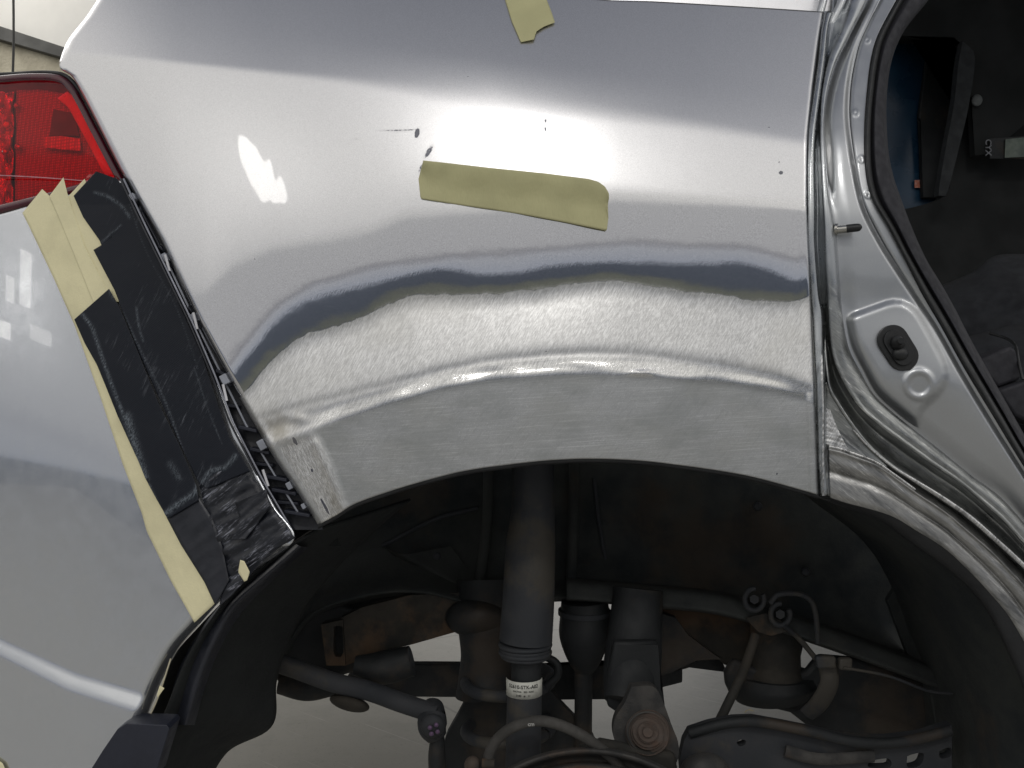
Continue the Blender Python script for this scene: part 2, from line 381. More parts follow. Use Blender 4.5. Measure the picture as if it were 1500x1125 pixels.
# ------------------------------------------------------------------ setting
def floor_mat():
    m = M_('polished_concrete'); a = m.noise(1.2, detail=6, rough=.6); b = m.noise(40, detail=5, rough=.7)
    c = m.mix(m.ramp(a, .3, .7), (.36, .35, .32), (.42, .41, .375)); c = m.mix(m.math('MULTIPLY', m.ramp(b, .5, .75), .35), c, (.30, .29, .26))
    c = m.mix(m.math('MULTIPLY', m.ramp(m.noise(5, detail=8, rough=.7), .48, .66), .45), c, (.30, .295, .27)); c = m.mix(m.math('MULTIPLY', m.ramp(m.noise(150, detail=3), .62, .7), .5), c, (.2, .2, .18))
    vc = m.n('ShaderNodeTexVoronoi'); vc.feature = 'DISTANCE_TO_EDGE'; vc.inputs['Scale'].default_value = .9; m.l(m.tc.outputs['Object'], vc.inputs[0]); c = m.mix(m.ramp(vc.outputs['Distance'], .0, .006, .5, 0), c, (.15, .15, .14))
    sc_ = m.noise(1, rot=(0, 0, R(40)), st=(3, 160, 1), detail=3); c = m.mix(m.math('MULTIPLY', m.ramp(sc_, .66, .7), .4), c, (.7, .7, .66))
    m.l(c, m.b.inputs['Base Color']); m.i(Roughness=.45); m.bump(b, .0008, .4); return m.m
o = link('floor', [(-9, -4.2, 0), (9, -4.2, 0), (9, 8, 0), (-9, 8, 0)], [(0, 1, 2, 3)], floor_mat(), smooth=False)
tag(o, kind='structure')
def box(name, a, b, mat, parent=None, bevel=.003):
    (x0, y0, z0), (x1, y1, z1) = a, b
    V = [(x, y, z) for x in (x0, x1) for y in (y0, y1) for z in (z0, z1)]
    F = [(0, 1, 3, 2), (4, 6, 7, 5), (0, 4, 5, 1), (2, 3, 7, 6), (0, 2, 6, 4), (1, 5, 7, 3)]
    return link(name, V, F, mat, parent, smooth=False, bevel=bevel)
# workshop wall beyond the car: tan below, white above, dark rail between, seen past the corner
wall = empty('wall', (-2.2, 4.0, 0), label='pale workshop wall with tan lower panel beyond the top left corner of the car', cat='wall')
WY = 4.0
link('upper_panel', [P(-500, 60, WY), P(-500, -600, WY), P(700, -600, WY), P(700, 180, WY), P(110, 78, WY), P(0, 47, WY)], [(0, 1, 2, 3, 4, 5)], MAT['wallwhite'], wall, smooth=False, thick=.05)
link('lower_panel', [P(-500, -85, WY - .02), P(0, 47, WY - .02), P(110, 80, WY - .02), P(700, 250, WY - .02), P(700, 600, WY - .02), P(-500, 600, WY - .02)], [(0, 1, 2, 3, 4, 5)], MAT['walltan'], wall, smooth=False, thick=.05)
rl = prism('wall_rail', [(-300, -52), (0, 38), (110, 74), (600, 220), (600, 240), (110, 90), (0, 58), (-300, -30)], WY - .12, .06, MAT['rail'], None, .004)
tag(rl, 'dark sloping rail along the wall between white and tan areas', 'rail')
cd = tube('hanging_cord', [(19, -60, 2.2), (20, 60, 2.2), (18, 130, 2.2)], 1.8, MAT['rail'], None, seg=8, n=12)
tag(cd, 'thin dark cord hanging straight down above the red tail light', 'cord')

# ------------------------------------------------------------------ car
car = empty('car', (0, .6, 0), label='silver car with sanded rear wheel arch, open door jamb and bare suspension', cat='car')

XS = np.arange(60, 1262, 2.0); YS = np.arange(-40, 812, 2.0)
def curve(pts, xs=None):
    p = np.array(pts, float); xs = XS if xs is None else xs
    return np.interp(xs, p[:, 0], p[:, 1])
def smooth1(a, k, axis):
    if k < 1: return a
    w = np.hanning(2 * k + 3)[1:-1]; w /= w.sum()
    return np.apply_along_axis(lambda v: np.convolve(np.pad(v, k, mode='edge'), w, mode='valid'), axis, a)
def build_depth(XS, YS, levels, ref, xprof, ksm=2, xs=3):
    cy = np.array([smooth1(curve(c, XS), 9, 0) for c, t in levels]); ct = np.array([curve(t, XS) if isinstance(t, list) else np.full(len(XS), float(t)) for c, t in levels])
    T = np.zeros((len(YS), len(XS)))
    for j in range(len(XS)):
        y = np.maximum.accumulate(cy[:, j] + np.arange(len(cy)) * .01); T[:, j] = np.interp(YS, y, ct[:, j])
    T = smooth1(T, ksm, 0); T = smooth1(T, xs, 1)
    st = np.tan(np.radians(T)) * (YS[1] - YS[0]) / 1500
    Dp = -np.cumsum(st, 0)
    r = curve(ref, XS); ri = np.clip((r - YS[0]) / (YS[1] - YS[0]), 0, len(YS) - 1)
    off = np.array([np.interp(ri[j], np.arange(len(YS)), Dp[:, j]) for j in range(len(XS))])
    return Dp - smooth1(off[None], 6, 1) + xprof(XS)[None], T
def sampler(XS, YS, Z):
    def f(x, y):
        x = np.asarray(x, float); y = np.asarray(y, float)
        u = np.clip((x - XS[0]) / (XS[1] - XS[0]), 0, len(XS) - 1.001); v = np.clip((y - YS[0]) / (YS[1] - YS[0]), 0, len(YS) - 1.001)
        i = u.astype(int); j = v.astype(int); a = u - i; b = v - j
        return (Z[j, i] * (1 - a) + Z[j, i + 1] * a) * (1 - b) + (Z[j + 1, i] * (1 - a) + Z[j + 1, i + 1] * a) * b
    return f
def ragged(c, amp, seed):
    rn = np.random.RandomState(seed); x = np.arange(60, 1262, 2.0); y = smooth1(np.interp(x, [q[0] for q in c], [q[1] for q in c]), 10, 0)
    for k, a in ((3, .9), (12, 1.2), (45, 2.2)):
        n_ = rn.randn(len(x)); n_ = smooth1(n_, k, 0); y = y + amp * a * n_ / (n_.std() + 1e-9) * .5
    return list(zip(x.tolist(), y.tolist()))
def xprof(x):
    x = np.asarray(x, float)
    d = np.clip(900 - x, 0, None) / 1500
    e = np.clip(260 - x, 0, None) / 1500
    return .30 * d ** 2 + 1.2 * e ** 2
CREASE = [(60, 74), (103, 78), (267, 94), (500, 117), (640, 135), (903, 167), (1033, 186), (1180, 212), (1260, 226)]
LG = [(60, 470), (300, 440), (341, 400), (400, 375), (480, 362), (537, 350), (593, 327), (733, 315), (903, 300), (1163, 312), (1260, 316)]
LL = [(60, 640), (300, 600), (348, 521), (401, 453), (454, 419), (543, 394), (650, 380), (757, 373), (821, 366), (928, 359), (1105, 366), (1169, 384), (1186, 374), (1260, 370)]
LS = [(60, 650), (300, 608), (357, 528), (383, 500), (405, 467), (454, 435), (543, 416), (600, 402), (650, 393), (703, 405), (757, 400), (810, 389), (892, 384), (981, 389), (1070, 384), (1110, 391), (1141, 402), (1173, 417), (1188, 400), (1260, 395)]
LO = [(60, 680), (300, 620), (358, 551), (401, 506), (437, 485), (472, 462), (508, 458), (543, 446), (565, 423), (632, 414), (686, 426), (757, 420), (828, 409), (892, 400), (999, 414), (1070, 430), (1170, 432), (1187, 415), (1260, 405)]
LF = [(60, 700), (300, 640), (362, 570), (401, 528), (437, 499), (508, 478), (561, 453), (614, 434), (686, 436), (757, 430), (828, 423), (899, 416), (999, 430), (1106, 444), (1177, 442), (1188, 428), (1260, 420)]
RT = [(60, 690), (360, 615), (394, 604), (430, 592), (490, 578), (579, 556), (650, 537), (721, 524), (792, 516), (857, 512), (928, 514), (999, 522), (1070, 531), (1141, 545), (1191, 568), (1260, 590)]
RB = [(60, 760), (360, 668), (398, 656), (451, 634), (508, 613), (579, 588), (650, 567), (721, 555), (828, 548), (928, 550), (999, 554), (1070, 560), (1141, 571), (1194, 580), (1260, 600)]
LO = ragged(LO, 1.3, 5); LF = ragged(LF, 1.4, 6); LS = ragged(LS, .7, 7); LL = ragged(LL, .5, 8); RT = ragged(RT, .6, 9)
def sstep(a, b, x): t = np.clip((x - a) / (b - a), 0, 1); return t * t * (3 - 2 * t)
def sh(c, d): return [(x, y + (d(x) if callable(d) else d)) for x, y in c]
def wob(c0, amp, seed, f=1.0):
    rn = np.random.RandomState(seed); ph = rn.rand(5) * 6.28
    return [(float(x), c0 + amp * sum(math.sin(x * f * q + p) for q, p in zip((.011, .023, .041, .067, .09), ph)) / 2.2) for x in XS[::6]]
def rt(c, rel):
    out = []
    for x in range(60, 1262, 20):
        y = float(np.interp(x, [q[0] for q in c], [q[1] for q in c])); rr__ = rel if not isinstance(rel, list) else float(np.interp(x, [q[0] for q in rel], [q[1] for q in rel]))
        e = math.degrees(math.atan((562.5 - y) / math.hypot(1350, x - 750))); out.append((x, (rr__ - e) / 2))
    return (c, out)
levels = [
    ([(60, -40), (1260, -40)], [(60, 38), (400, 38), (1260, 38)]),
    (sh(CREASE, -60), [(60, 33), (400, 33), (600, 31), (700, 30), (850, 31), (1260, 32)]),
    (sh(CREASE, lambda x: -3 - 6 * float(sstep(450, 900, x)) - 9 * math.exp(-((x - 720) / 220.) ** 2)), [(60, 29), (400, 29), (600, 23), (720, 20), (850, 23), (1000, 27), (1260, 29)]),
    (sh(CREASE, lambda x: 3 + 6 * float(sstep(450, 900, x)) + 14 * math.exp(-((x - 720) / 220.) ** 2)), [(60, 13), (400, 13), (720, 14.5), (1260, 14)]),
    (sh(CREASE, 95), [(60, 9.5), (400, 9.5), (720, 11), (1260, 10)]),
    rt(sh(LG, -7), 15.5), rt(sh(LG, 7), 11.5), rt(sh(LL, -5), 4.2), rt(sh(LL, 4), 2.4),
    rt(sh(LS, -2), -.9), rt(sh(LS, 2), -2.4), rt(LO, -6.9), rt(LF, -9.2),
    rt(sh(LF, 5), [(60, 6), (1260, 6)]),
    rt(sh(LF, 22), [(60, 18), (350, 18), (600, 24), (860, 24), (1050, 17), (1260, 13)]),
    rt(sh(RT, -14), [(60, 17), (500, 17), (800, 19), (1260, 14)]),
    rt(sh(RT, -4), [(60, 15), (500, 13), (800, 9), (1260, 7)]),
    rt(sh(RT, 1), -4), rt(sh(RT, 4), -6), (sh(RT, 8), [(60, 8), (500, 10), (700, 16), (900, 17), (1050, 4), (1260, -2)]), (sh(RT, 11), [(60, 6), (600, 8), (800, 12), (950, 10), (1260, -2)]), (sh(RT, 15), wob(0, 4, 21, .8)),
    (sh(RB, -16), wob(20, 10, 4, .8)),
    (sh(RB, -12), wob(4, 10, 5, 1.0)),
    (sh(RB, -8), wob(22, 9, 6, .7)),
    (sh(RB, -5), wob(10, 12, 11, .9)),
    (sh(RB, -1), -2),
    (sh(RB, 3), -5),
    (sh(RB, 14), -1.5),
    ([(60, 900), (1260, 900)], -3),
]
Dp, T = build_depth(XS, YS, levels, CREASE, xprof)
pd = sampler(XS, YS, Dp)
def right_bead(x, y):
    return 0
LEFT = [(158, -25), (128, 22), (100, 58), (88, 88), (89, 101), (105, 112), (122, 140), (150, 195), (182, 258), (235, 352), (290, 470), (345, 572), (400, 668), (440, 728), (466, 769)]
RIGHT = [(1207, 17), (1200, 60), (1191, 130), (1184, 200), (1183, 300), (1187, 380), (1190, 480), (1194, 580), (1196, 640), (1199, 725)]
TOP = [(158, -25), (400, -25), (740, -25), (870, -2), (960, 2), (1080, 9), (1207, 17)]
BOT = [(466, 769), (492, 755), (520, 738), (570, 720), (620, 705), (680, 690), (750, 680), (810, 674), (870, 672), (940, 675), (1000, 682), (1050, 689), (1100, 698), (1150, 711), (1199, 725)]
def coons(L, Rr, Tt, Bb, nu, nv):
    l = resample(L, nv); r = resample(Rr, nv); t = resample(Tt, nu); b = resample(Bb, nu)
    u = np.linspace(0, 1, nu)[None, :, None]; v = np.linspace(0, 1, nv)[:, None, None]
    A = (1 - v) * t[None] + v * b[None]; B = (1 - u) * l[:, None] + u * r[:, None]
    C = (1-u)*(1-v)*t[0] + u*(1-v)*t[-1] + (1-u)*v*b[0] + u*v*b[-1]
    return A + B - C
NU, NV = 440, 330
G = coons(LEFT, RIGHT, TOP, BOT, NU, NV)
gx = G[..., 0]; gy = G[..., 1]; gd = pd(gx, gy)
# rolled bead by the door seam, and edges turned away from the viewer
edge = np.interp(gy, [p[1] for p in RIGHT], [p[0] for p in RIGHT])
q = edge - gx; below = np.clip((gy - 575) / 12, 0, 1)
gd = gd - .0016 * np.exp(-((q - 9) / 4.) ** 2) * below
gd = gd + .004 * np.clip(1 - q / 5., 0, 1) ** 2
lq = np.interp(gy, [p[1] for p in LEFT], [p[0] for p in LEFT]); q2 = gx - lq
gd = gd + .008 * np.clip(1 - q2 / 9., 0, 1) ** 2 * (gy > 100)
gd = gd + .008 * np.clip(1 - (gx - lq) / 10., 0, 1) ** 2 * (gy <= 100)
# hammered / welded rough patch at the lower left and ripples on the ridge
wv = np.zeros_like(gx)
for k in range(26):
    a = random.uniform(0, 6.28); f = random.uniform(.05, .35); wv += np.sin(gx * math.cos(a) * f + gy * math.sin(a) * f + random.uniform(0, 6)) / (f * 30)
ymid = curve(RB, gx.ravel()).reshape(gx.shape); ytop = curve(RT, gx.ravel()).reshape(gx.shape)
wx0 = np.interp(gy, [640, 760], [404, 480]); wx1 = np.interp(gy, [620, 680, 745], [462, 490, 515])
weld = np.clip((gx - wx0 + 12) / 10, 0, 1) * np.clip((wx1 - gx) / 16, 0, 1) * np.clip((gy - ymid - 2) / 6, 0, 1)
ridge = np.exp(-((gy - (ymid + ytop) / 2 - 6) / 14.) ** 2)
gd = gd + wv * (.00006 * weld + .00003 * ridge)
gd = gd - .0018 * np.exp(-(((gx - wx1 + 14) / 9.) ** 2)) * (weld > 0) * np.clip((gy - ymid) / 20, 0, 1)
lumps = np.exp(-(((gx - 938) / 16.) ** 2 + ((gy - 546) / 4.) ** 2)) * -.0012 + np.exp(-(((gx - 437) / 12.) ** 2 + ((gy - 613) / 7.) ** 2)) * -.0012
gd = gd + lumps
V = [P(a, b, c) for a, b, c in zip(gx.ravel(), gy.ravel(), gd.ravel())]
F = quad_flip(grid_faces(NV, NU))
panel = link('quarter_panel', V, F, MAT['panel'], car, thick=.0012)
yF = curve(LF, gx.ravel()).reshape(gx.shape); yG = curve(LG, gx.ravel()).reshape(gx.shape)
def sstep(a, b, x): t = np.clip((x - a) / (b - a), 0, 1); return t * t * (3 - 2 * t)
sand = sstep(-8, 5, gy - yF + 3)
lip = sstep(-4, 5, gy - ymid)
pol = sstep(-30, 5, gy - yG)
yS = curve(LS, gx.ravel()).reshape(gx.shape); yL = curve(LL, gx.ravel()).reshape(gx.shape)
fray = np.clip(np.exp(-((gy - yF - 1) / 6.) ** 2) * .9 + np.exp(-((gy - yS) / 4.) ** 2) * .35 + np.exp(-((gy - yL) / 4.) ** 2) * .15 + np.exp(-((gy - yG) / 14.) ** 2) * .22, 0, 1)
nick = np.zeros_like(gx)
def mark(cx, cy, rx, ry, rot=0, s=1):
    global nick
    c, n = math.cos(rot), math.sin(rot); a = (gx - cx) * c + (gy - cy) * n; b = -(gx - cx) * n + (gy - cy) * c
    nick = np.maximum(nick, s * np.clip(1.4 - ((a / rx) ** 2 + (b / ry) ** 2) * .7, 0, 1))
mark(611, 195, 3.2, 6.5, .2); mark(628, 222, 3.5, 11, .55, .62); mark(617, 246, 2.4, 8, .5, .55); mark(585, 191, 27, 1.6, -.02, .62); mark(522, 203, 6, 1.2, 0, .55)
mark(799, 177, 1.6, 3, .1, .8); mark(799, 189, 1.6, 3, 0, .8); mark(1144, 253, 2.6, 2.6, 0, 1); mark(1141, 238, 1.2, 1.2, 0, .8); mark(1126, 187, 1.5, 1.5, 0, .7)
mark(373, 379, 1.5, 1.5, 0, .7); mark(686, 112, 1.5, 1.5, 0, .6); mark(432, 646, 2.4, 6, -.5); mark(476, 742, 1.8, 14, -.5, .9); mark(457, 689, 1.8, 2.5, 0, .9); mark(800, 515, 1.5, 1.5, 0, .7); mark(1138, 694, 1.5, 1.5, 0, .9)
stain = np.exp(-(((gx - 405) / 34.) ** 2 + ((gy - 628) / 26.) ** 2)) * .8 + np.exp(-(((gx - 492) / 12.) ** 2 + ((gy - 738) / 14.) ** 2)) * .8
for nm, arr in (('sand', sand), ('lip', lip), ('polish', pol), ('weld', weld), ('nick', nick), ('fray', fray), ('ridge', np.clip(np.exp(-((gy - (ymid * .65 + ytop * .35) ) / 15.) ** 4) * sstep(400, 520, gx), 0, 1)), ('stain', np.clip(stain, 0, 1))):
    a = panel.data.attributes.new(nm, 'FLOAT', 'POINT'); a.data.foreach_set('value', arr.ravel().astype(np.float32))
# dark folded lip below the arch edge
loft('arch_lip', [[(x, y - 1, float(pd(x, y)) + .0014) for x, y in BOT], [(x, y + 5, float(pd(x, y)) + .004) for x, y in BOT], [(x, y + 6, float(pd(x, y)) + .02) for x, y in BOT]], MAT['under'], car, 120, 3)

# ---- bumper (its own field)
BX = np.arange(-60, 500, 2.0); BY = np.arange(230, 1180, 2.0)
CR1 = [(-60, 655), (0, 667), (90, 684), (190, 706), (300, 760), (500, 860)]
LEDGE = [(-60, 905), (0, 938), (110, 989), (222, 1023), (500, 1090)]
LEDG2 = [(-60, 930), (0, 960), (100, 1010), (215, 1045), (500, 1110)]
def brt(c, rel):
    out = []
    for x in range(-60, 501, 20):
        y = float(np.interp(x, [q[0] for q in c], [q[1] for q in c])); e = math.degrees(math.atan((562.5 - y) / math.hypot(1350, x - 750))); out.append((x, (rel - e) / 2))
    return (c, out)
blev = [([(-60, 230), (500, 230)], 10), ([(-60, 400), (500, 420)], 8.5), (sh(CR1, -90), 7), (sh(CR1, -4), 6),
    brt(sh(CR1, 5), -1.6), brt(sh(CR1, 60), -2.9), brt(sh(LEDGE, -60), -3.2), brt(sh(LEDGE, -2), -3.2), (sh(CR1, 90), 3.2), (sh(LEDGE, -60), 5), (sh(LEDGE, -2), 6), (sh(LEDGE, 3), 26), (sh(LEDG2, -2), 22), brt(sh(LEDG2, 4), -3), brt([(-60, 1200), (500, 1250)], -4)]
Bd, BT = build_depth(BX, BY, blev, [(-60, 500), (500, 500)], lambda x: .0 + .30 * (np.clip(900 - x, 0, None) / 1500) ** 2 + .8 * (np.clip(200 - x, 0, None) / 1500) ** 2 - .016)
bd0 = sampler(BX, BY, Bd)
def bdp(x, y):
    return bd0(x, y)
for yy, xx in ((300, 205), (400, 255), (500, 305), (600, 360), (700, 420)): print('edge', yy, 'panel', round(float(pd(xx, yy)), 4), 'bumper', round(float(bdp(xx, yy)), 4))
G = coons([(-50, 325), (-50, 700), (-50, 1180)], [(186, 262), (235, 360), (295, 500), (350, 640), (400, 740), (430, 790), (372, 838), (330, 873), (291, 916), (262, 950), (238, 995), (222, 1035), (196, 1100), (185, 1180)],
          [(-50, 325), (0, 314), (60, 297), (120, 280), (186, 262)], [(-50, 1180), (80, 1180), (185, 1180)], 150, 300)
gx = G[..., 0]; gy = G[..., 1]; gd = bdp(gx, gy)
er = np.linspace(1, 0, 150)[None, :] * 0
Rl = resample([(186, 262), (235, 360), (295, 500), (350, 640), (400, 740), (430, 790), (372, 838), (330, 873), (291, 916), (262, 950), (238, 995), (222, 1035), (196, 1100), (185, 1180)], 300)
qq = np.abs(Rl[:, 0][:, None] - gx); gd = gd + .028 * np.clip(1 - qq / 26., 0, 1) ** 2.2 * (gy > 800)
bumper = link('bumper', [P(a, b, c) for a, b, c in zip(gx.ravel(), gy.ravel(), gd.ravel())], quad_flip(grid_faces(300, 150)), MAT['bumper'], car, thick=.003)

# ---- tail light
tl = empty('tail_light', (0, 0, 0)); tl.parent = car; tl.location = -base(car)
TLO = [(-50, 114), (0, 112), (40, 108), (78, 109), (98, 116), (115, 134), (140, 182), (165, 228), (186, 264), (176, 272), (120, 282), (60, 299), (0, 314), (-50, 324)]
def tdep(x, y):
    return float(xprof(x)) + .026 + .02 * max(0, (260 - y) / 150.) * .6 + .00003 * max(0, 60 - x)
def redlens():
    m = M_('red_lens'); t = m.t; m.t.nodes.remove(m.b)
    tr = m.n('ShaderNodeBsdfTransparent'); tr.inputs[0].default_value = (1.0, .022, .05, 1)
    gl = m.n('ShaderNodeBsdfGlossy'); gl.inputs['Roughness'].default_value = .03; gl.inputs[0].default_value = (1, 1, 1, 1)
    fr = m.n('ShaderNodeFresnel'); fr.inputs[0].default_value = 1.27
    mx = m.n('ShaderNodeMixShader'); m.l(fr.outputs[0], mx.inputs[0]); m.l(tr.outputs[0], mx.inputs[1]); m.l(gl.outputs[0], mx.inputs[2])
    m.l(mx.outputs[0], [n for n in t.nodes if n.type == 'OUTPUT_MATERIAL'][0].inputs[0]); return m.m
def reflector(name, c, rough=.25, scale=330, bd=.0016):
    m = M_(name); v = m.n('ShaderNodeTexVoronoi'); v.inputs['Scale'].default_value = scale; v.inputs['Randomness'].default_value = .15
    m.l(m.tc.outputs['Object'], v.inputs[0]); m.l(m.mix(m.ramp(v.outputs['Distance'], .2, .6), c, tuple(x * .55 for x in c)), m.b.inputs['Base Color'])
    m.i(Metallic=.0, Roughness=rough); m.bump(v.outputs['Distance'], bd, .9); return m.m
MAT['lens'] = redlens(); MAT['refl'] = reflector('cellular_red_reflector', (.68, .58, .58)); MAT['refl2'] = reflector('bright_prism_reflector', (1., 1., 1.), .15, 260, .001)
MAT['reflplain'] = simple('metallised_lamp_bowl', (.75, .6, .6), .25, .8, ns=40, bs=60, bd=.003)
MAT['refl2side'] = simple('smooth_side_reflector', (.9, .8, .8), .3, .2)
MAT['amber'] = simple('amber_bulb', (1, .25, .05), .2)
# inner housing pieces (behind the lens)
prism('housing', TLO, 0, .01, simple('lamp_housing', (.25, .2, .2), .4), tl, .001, tilt=lambda x, y: tdep(x, y) + .022)
def patch(name, A_, B_, dep, mat, parent, nu=40, nv=16):
    a = resample(A_, nu, False); b = resample(B_, nu, False); V = []
    for i in range(nu):
        for j in range(nv):
            t = j / (nv - 1); x, y = a[i] * (1 - t) + b[i] * t; V.append(P(x, y, dep(x, y)))
    return link(name, V, grid_faces(nu, nv), mat, parent, thick=.0015)
patch('reflector', [(24, 132), (60, 131), (95, 137), (110, 148), (122, 176), (150, 236), (163, 262)], [(22, 300), (60, 292), (95, 282), (120, 278), (135, 274), (150, 270), (163, 264)], lambda x, y: tdep(x, y) + .016, MAT['refl'], tl)
patch('reflector', [(78, 160), (108, 166)], [(72, 200), (116, 200)], lambda x, y: tdep(x, y) + .013, simple('dark_lamp_patch', (.16, .12, .12), .5), tl)  # darker flat patch in front of the cellular reflector
patch('reflector_band', [(64, 201), (90, 199), (116, 203)], [(64, 216), (90, 219), (118, 221)], lambda x, y: tdep(x, y) + .008, MAT['refl2'], tl)
patch('side_reflector', [(98, 134), (113, 144), (140, 188), (172, 250), (178, 264)], [(84, 144), (100, 158), (122, 198), (148, 248), (158, 264)], lambda x, y: tdep(x, y) + .007, MAT['refl2side'], tl)
patch('lamp_bowl', [(-40, 134), (20, 134)], [(-40, 312), (18, 300)], lambda x, y: tdep(x, y) + .018 + .006 * math.sin(x * .35) * math.cos(y * .12), MAT['reflplain'], tl, 30, 60)
for c in ((10, 183, 5), (24, 155, 4), (7, 222, 6), (26, 215, 5)):
    blob('bulb', c[0], c[1], tdep(c[0], c[1]) + .008, c[2], c[2], .004, MAT['amber'] if c[1] == 183 else MAT['reflplain'], tl, rings=10, seg=14)
A = [(-50, 117), (0, 115), (40, 111), (78, 113), (95, 120), (111, 137), (136, 184), (161, 230), (182, 266)]
B = [(-50, 322), (0, 312), (40, 302), (80, 291), (105, 285), (130, 280), (150, 275), (168, 271), (182, 267)]
loft('lens', [[(x, y, tdep(x, y) + .002) for x, y in A], [(x * .98, (y + b[1]) / 2, tdep(x, y) - .005) for (x, y), b in zip([(a[0] * .5 + b[0] * .5, a[1]) for a, b in zip(A, B)], B)], [(x, y, tdep(x, y) + .002) for x, y in B]], MAT['lens'], tl, 60, 10, thick=0)
def rim(name, pts, w, mat, off=-.002):
    return tube(name, [(x, y, tdep(x, y) + off, w) for x, y in pts], w, mat, tl, seg=12, n=80, squash=.6)
rim('rim', [(-50, 119), (0, 116), (40, 113), (76, 113.5), (94, 119), (110, 137), (135, 185), (159, 231), (178, 267)], 5.5, MAT['darklens'])
rim('rim', [(-50, 318), (0, 307), (60, 292), (120, 276), (170, 266)], 7, MAT['darklens'])
tube('seal', [(-50, 108, tdep(-50, 110) + .004), (0, 109, tdep(0, 110) + .004), (60, 106, tdep(60, 110) + .004), (88, 108, tdep(88, 110) + .002), (104, 117, tdep(100, 110)), (124, 143, tdep(124, 140)), (152, 196, tdep(150, 190)), (188, 264, tdep(186, 264))], 3.0, MAT['rubber'], tl, seg=8, n=80)
tube('lens_line', [(-20, 256, tdep(0, 256) - .0035), (60, 260, tdep(60, 260) - .005), (135, 266, tdep(135, 266) - .0015)], .8, simple('pink_scratch', (.7, .3, .35), .4), tl, seg=6, n=20)

# ---- clip bracket between bumper and panel
def mid(y): return np.interp(y, [262, 352, 470, 572, 668, 728, 769], [184, 235, 290, 345, 400, 440, 466])
_ey = [240, 330, 430, 520, 620, 800]; _ed = [float(pd(mid(v) + 10, min(v, 740))) for v in _ey]
def edp(y): return float(np.interp(y, _ey, _ed))
def lef(y): return np.interp(y, [262, 330, 400, 470, 545, 620, 700, 785], [180, 212, 246, 280, 312, 341, 382, 432])
br = empty('clip_bracket', (0, 0, 0)); br.parent = car; br.location = -base(car)
ys = np.linspace(262, 776, 24)
loft('bracket_channel', [[(lef(y) - 4, y, edp(y) + .010) for y in ys], [(lef(y) + 6, y, edp(y) + .024) for y in ys], [(mid(min(y, 768)) + 8, y, edp(y) + .026) for y in ys]], MAT['plastic'], br, 60, 4)
tube('bracket_edge', [(lef(y) + 1.0, y, edp(y) + .002) for y in ys], 1.5, simple('worn_bracket_edge', (.25, .26, .30), .3, .3), br, seg=8, n=90)
tube('bracket_edge', [(lef(y) - 3.5, y, edp(y) + .004) for y in ys], 1.6, MAT['plastic'], br, seg=8, n=90)
for i, (ya, yb) in enumerate([(305, 362), (385, 452), (475, 545), (560, 628), (660, 700), (720, 752)]):
    yy = np.linspace(ya, yb, 8)
    tube('bracket_rail', [(lef(y) * .42 + mid(y) * .58, y, edp(y) + .012) for y in yy], 1.6, MAT['greyclip'] if i > 0 else MAT['plastic_blue'], br, seg=8, n=12)
    for y in (ya, yb):
        prism('bracket_rib', [(lef(y) + 4, y - 5), (mid(y) - 2, y + 1), (mid(y) - 1, y + 6), (lef(y) + 4, y)], edp(y) + .008, .016, MAT['plastic_blue'], br, .0006)
    ym = (ya + yb) / 2
    prism('bracket_rib', [(lef(ym) + 3, ym - 3), (mid(ym) - 9, ym), (mid(ym) - 8, ym + 4), (lef(ym) + 3, ym + 2)], edp(ym) + .014, .010, MAT['plastic_blue'], br, .0006)
for y, s in ((288, 5), (377, 6), (466, 6), (556, 7.5), (652, 7.5), (712, 5.5), (742, 4)):
    x = mid(y) - s - 1
    a = math.radians(62); c, n = math.cos(a), math.sin(a)
    pts = [(x + u * c - v * n * .8, y + u * n + v * c * .8) for u, v in ((-s, -s), (s, -s), (s, s * .8), (-s, s * .8))]
    prism('clip', pts, edp(y) + .003, .01, MAT['greyclip'], br, .0008)
for y in (385, 470, 575, 700):
    tube('bright_tab', [(lef(y) + 3, y - 12, edp(y) + .002), (lef(y + 12) + 4, y + 12, edp(y) + .002)], 2.0, simple('pale_tab', (.75, .75, .78), .35), br, seg=8)
# black backing behind gap
loft('backing', [[(150, 262, .13), (250, 470, .12), (400, 800, .10)], [(215, 262, .12), (330, 470, .10), (500, 800, .09)]], MAT['liner'], car, 20, 3)

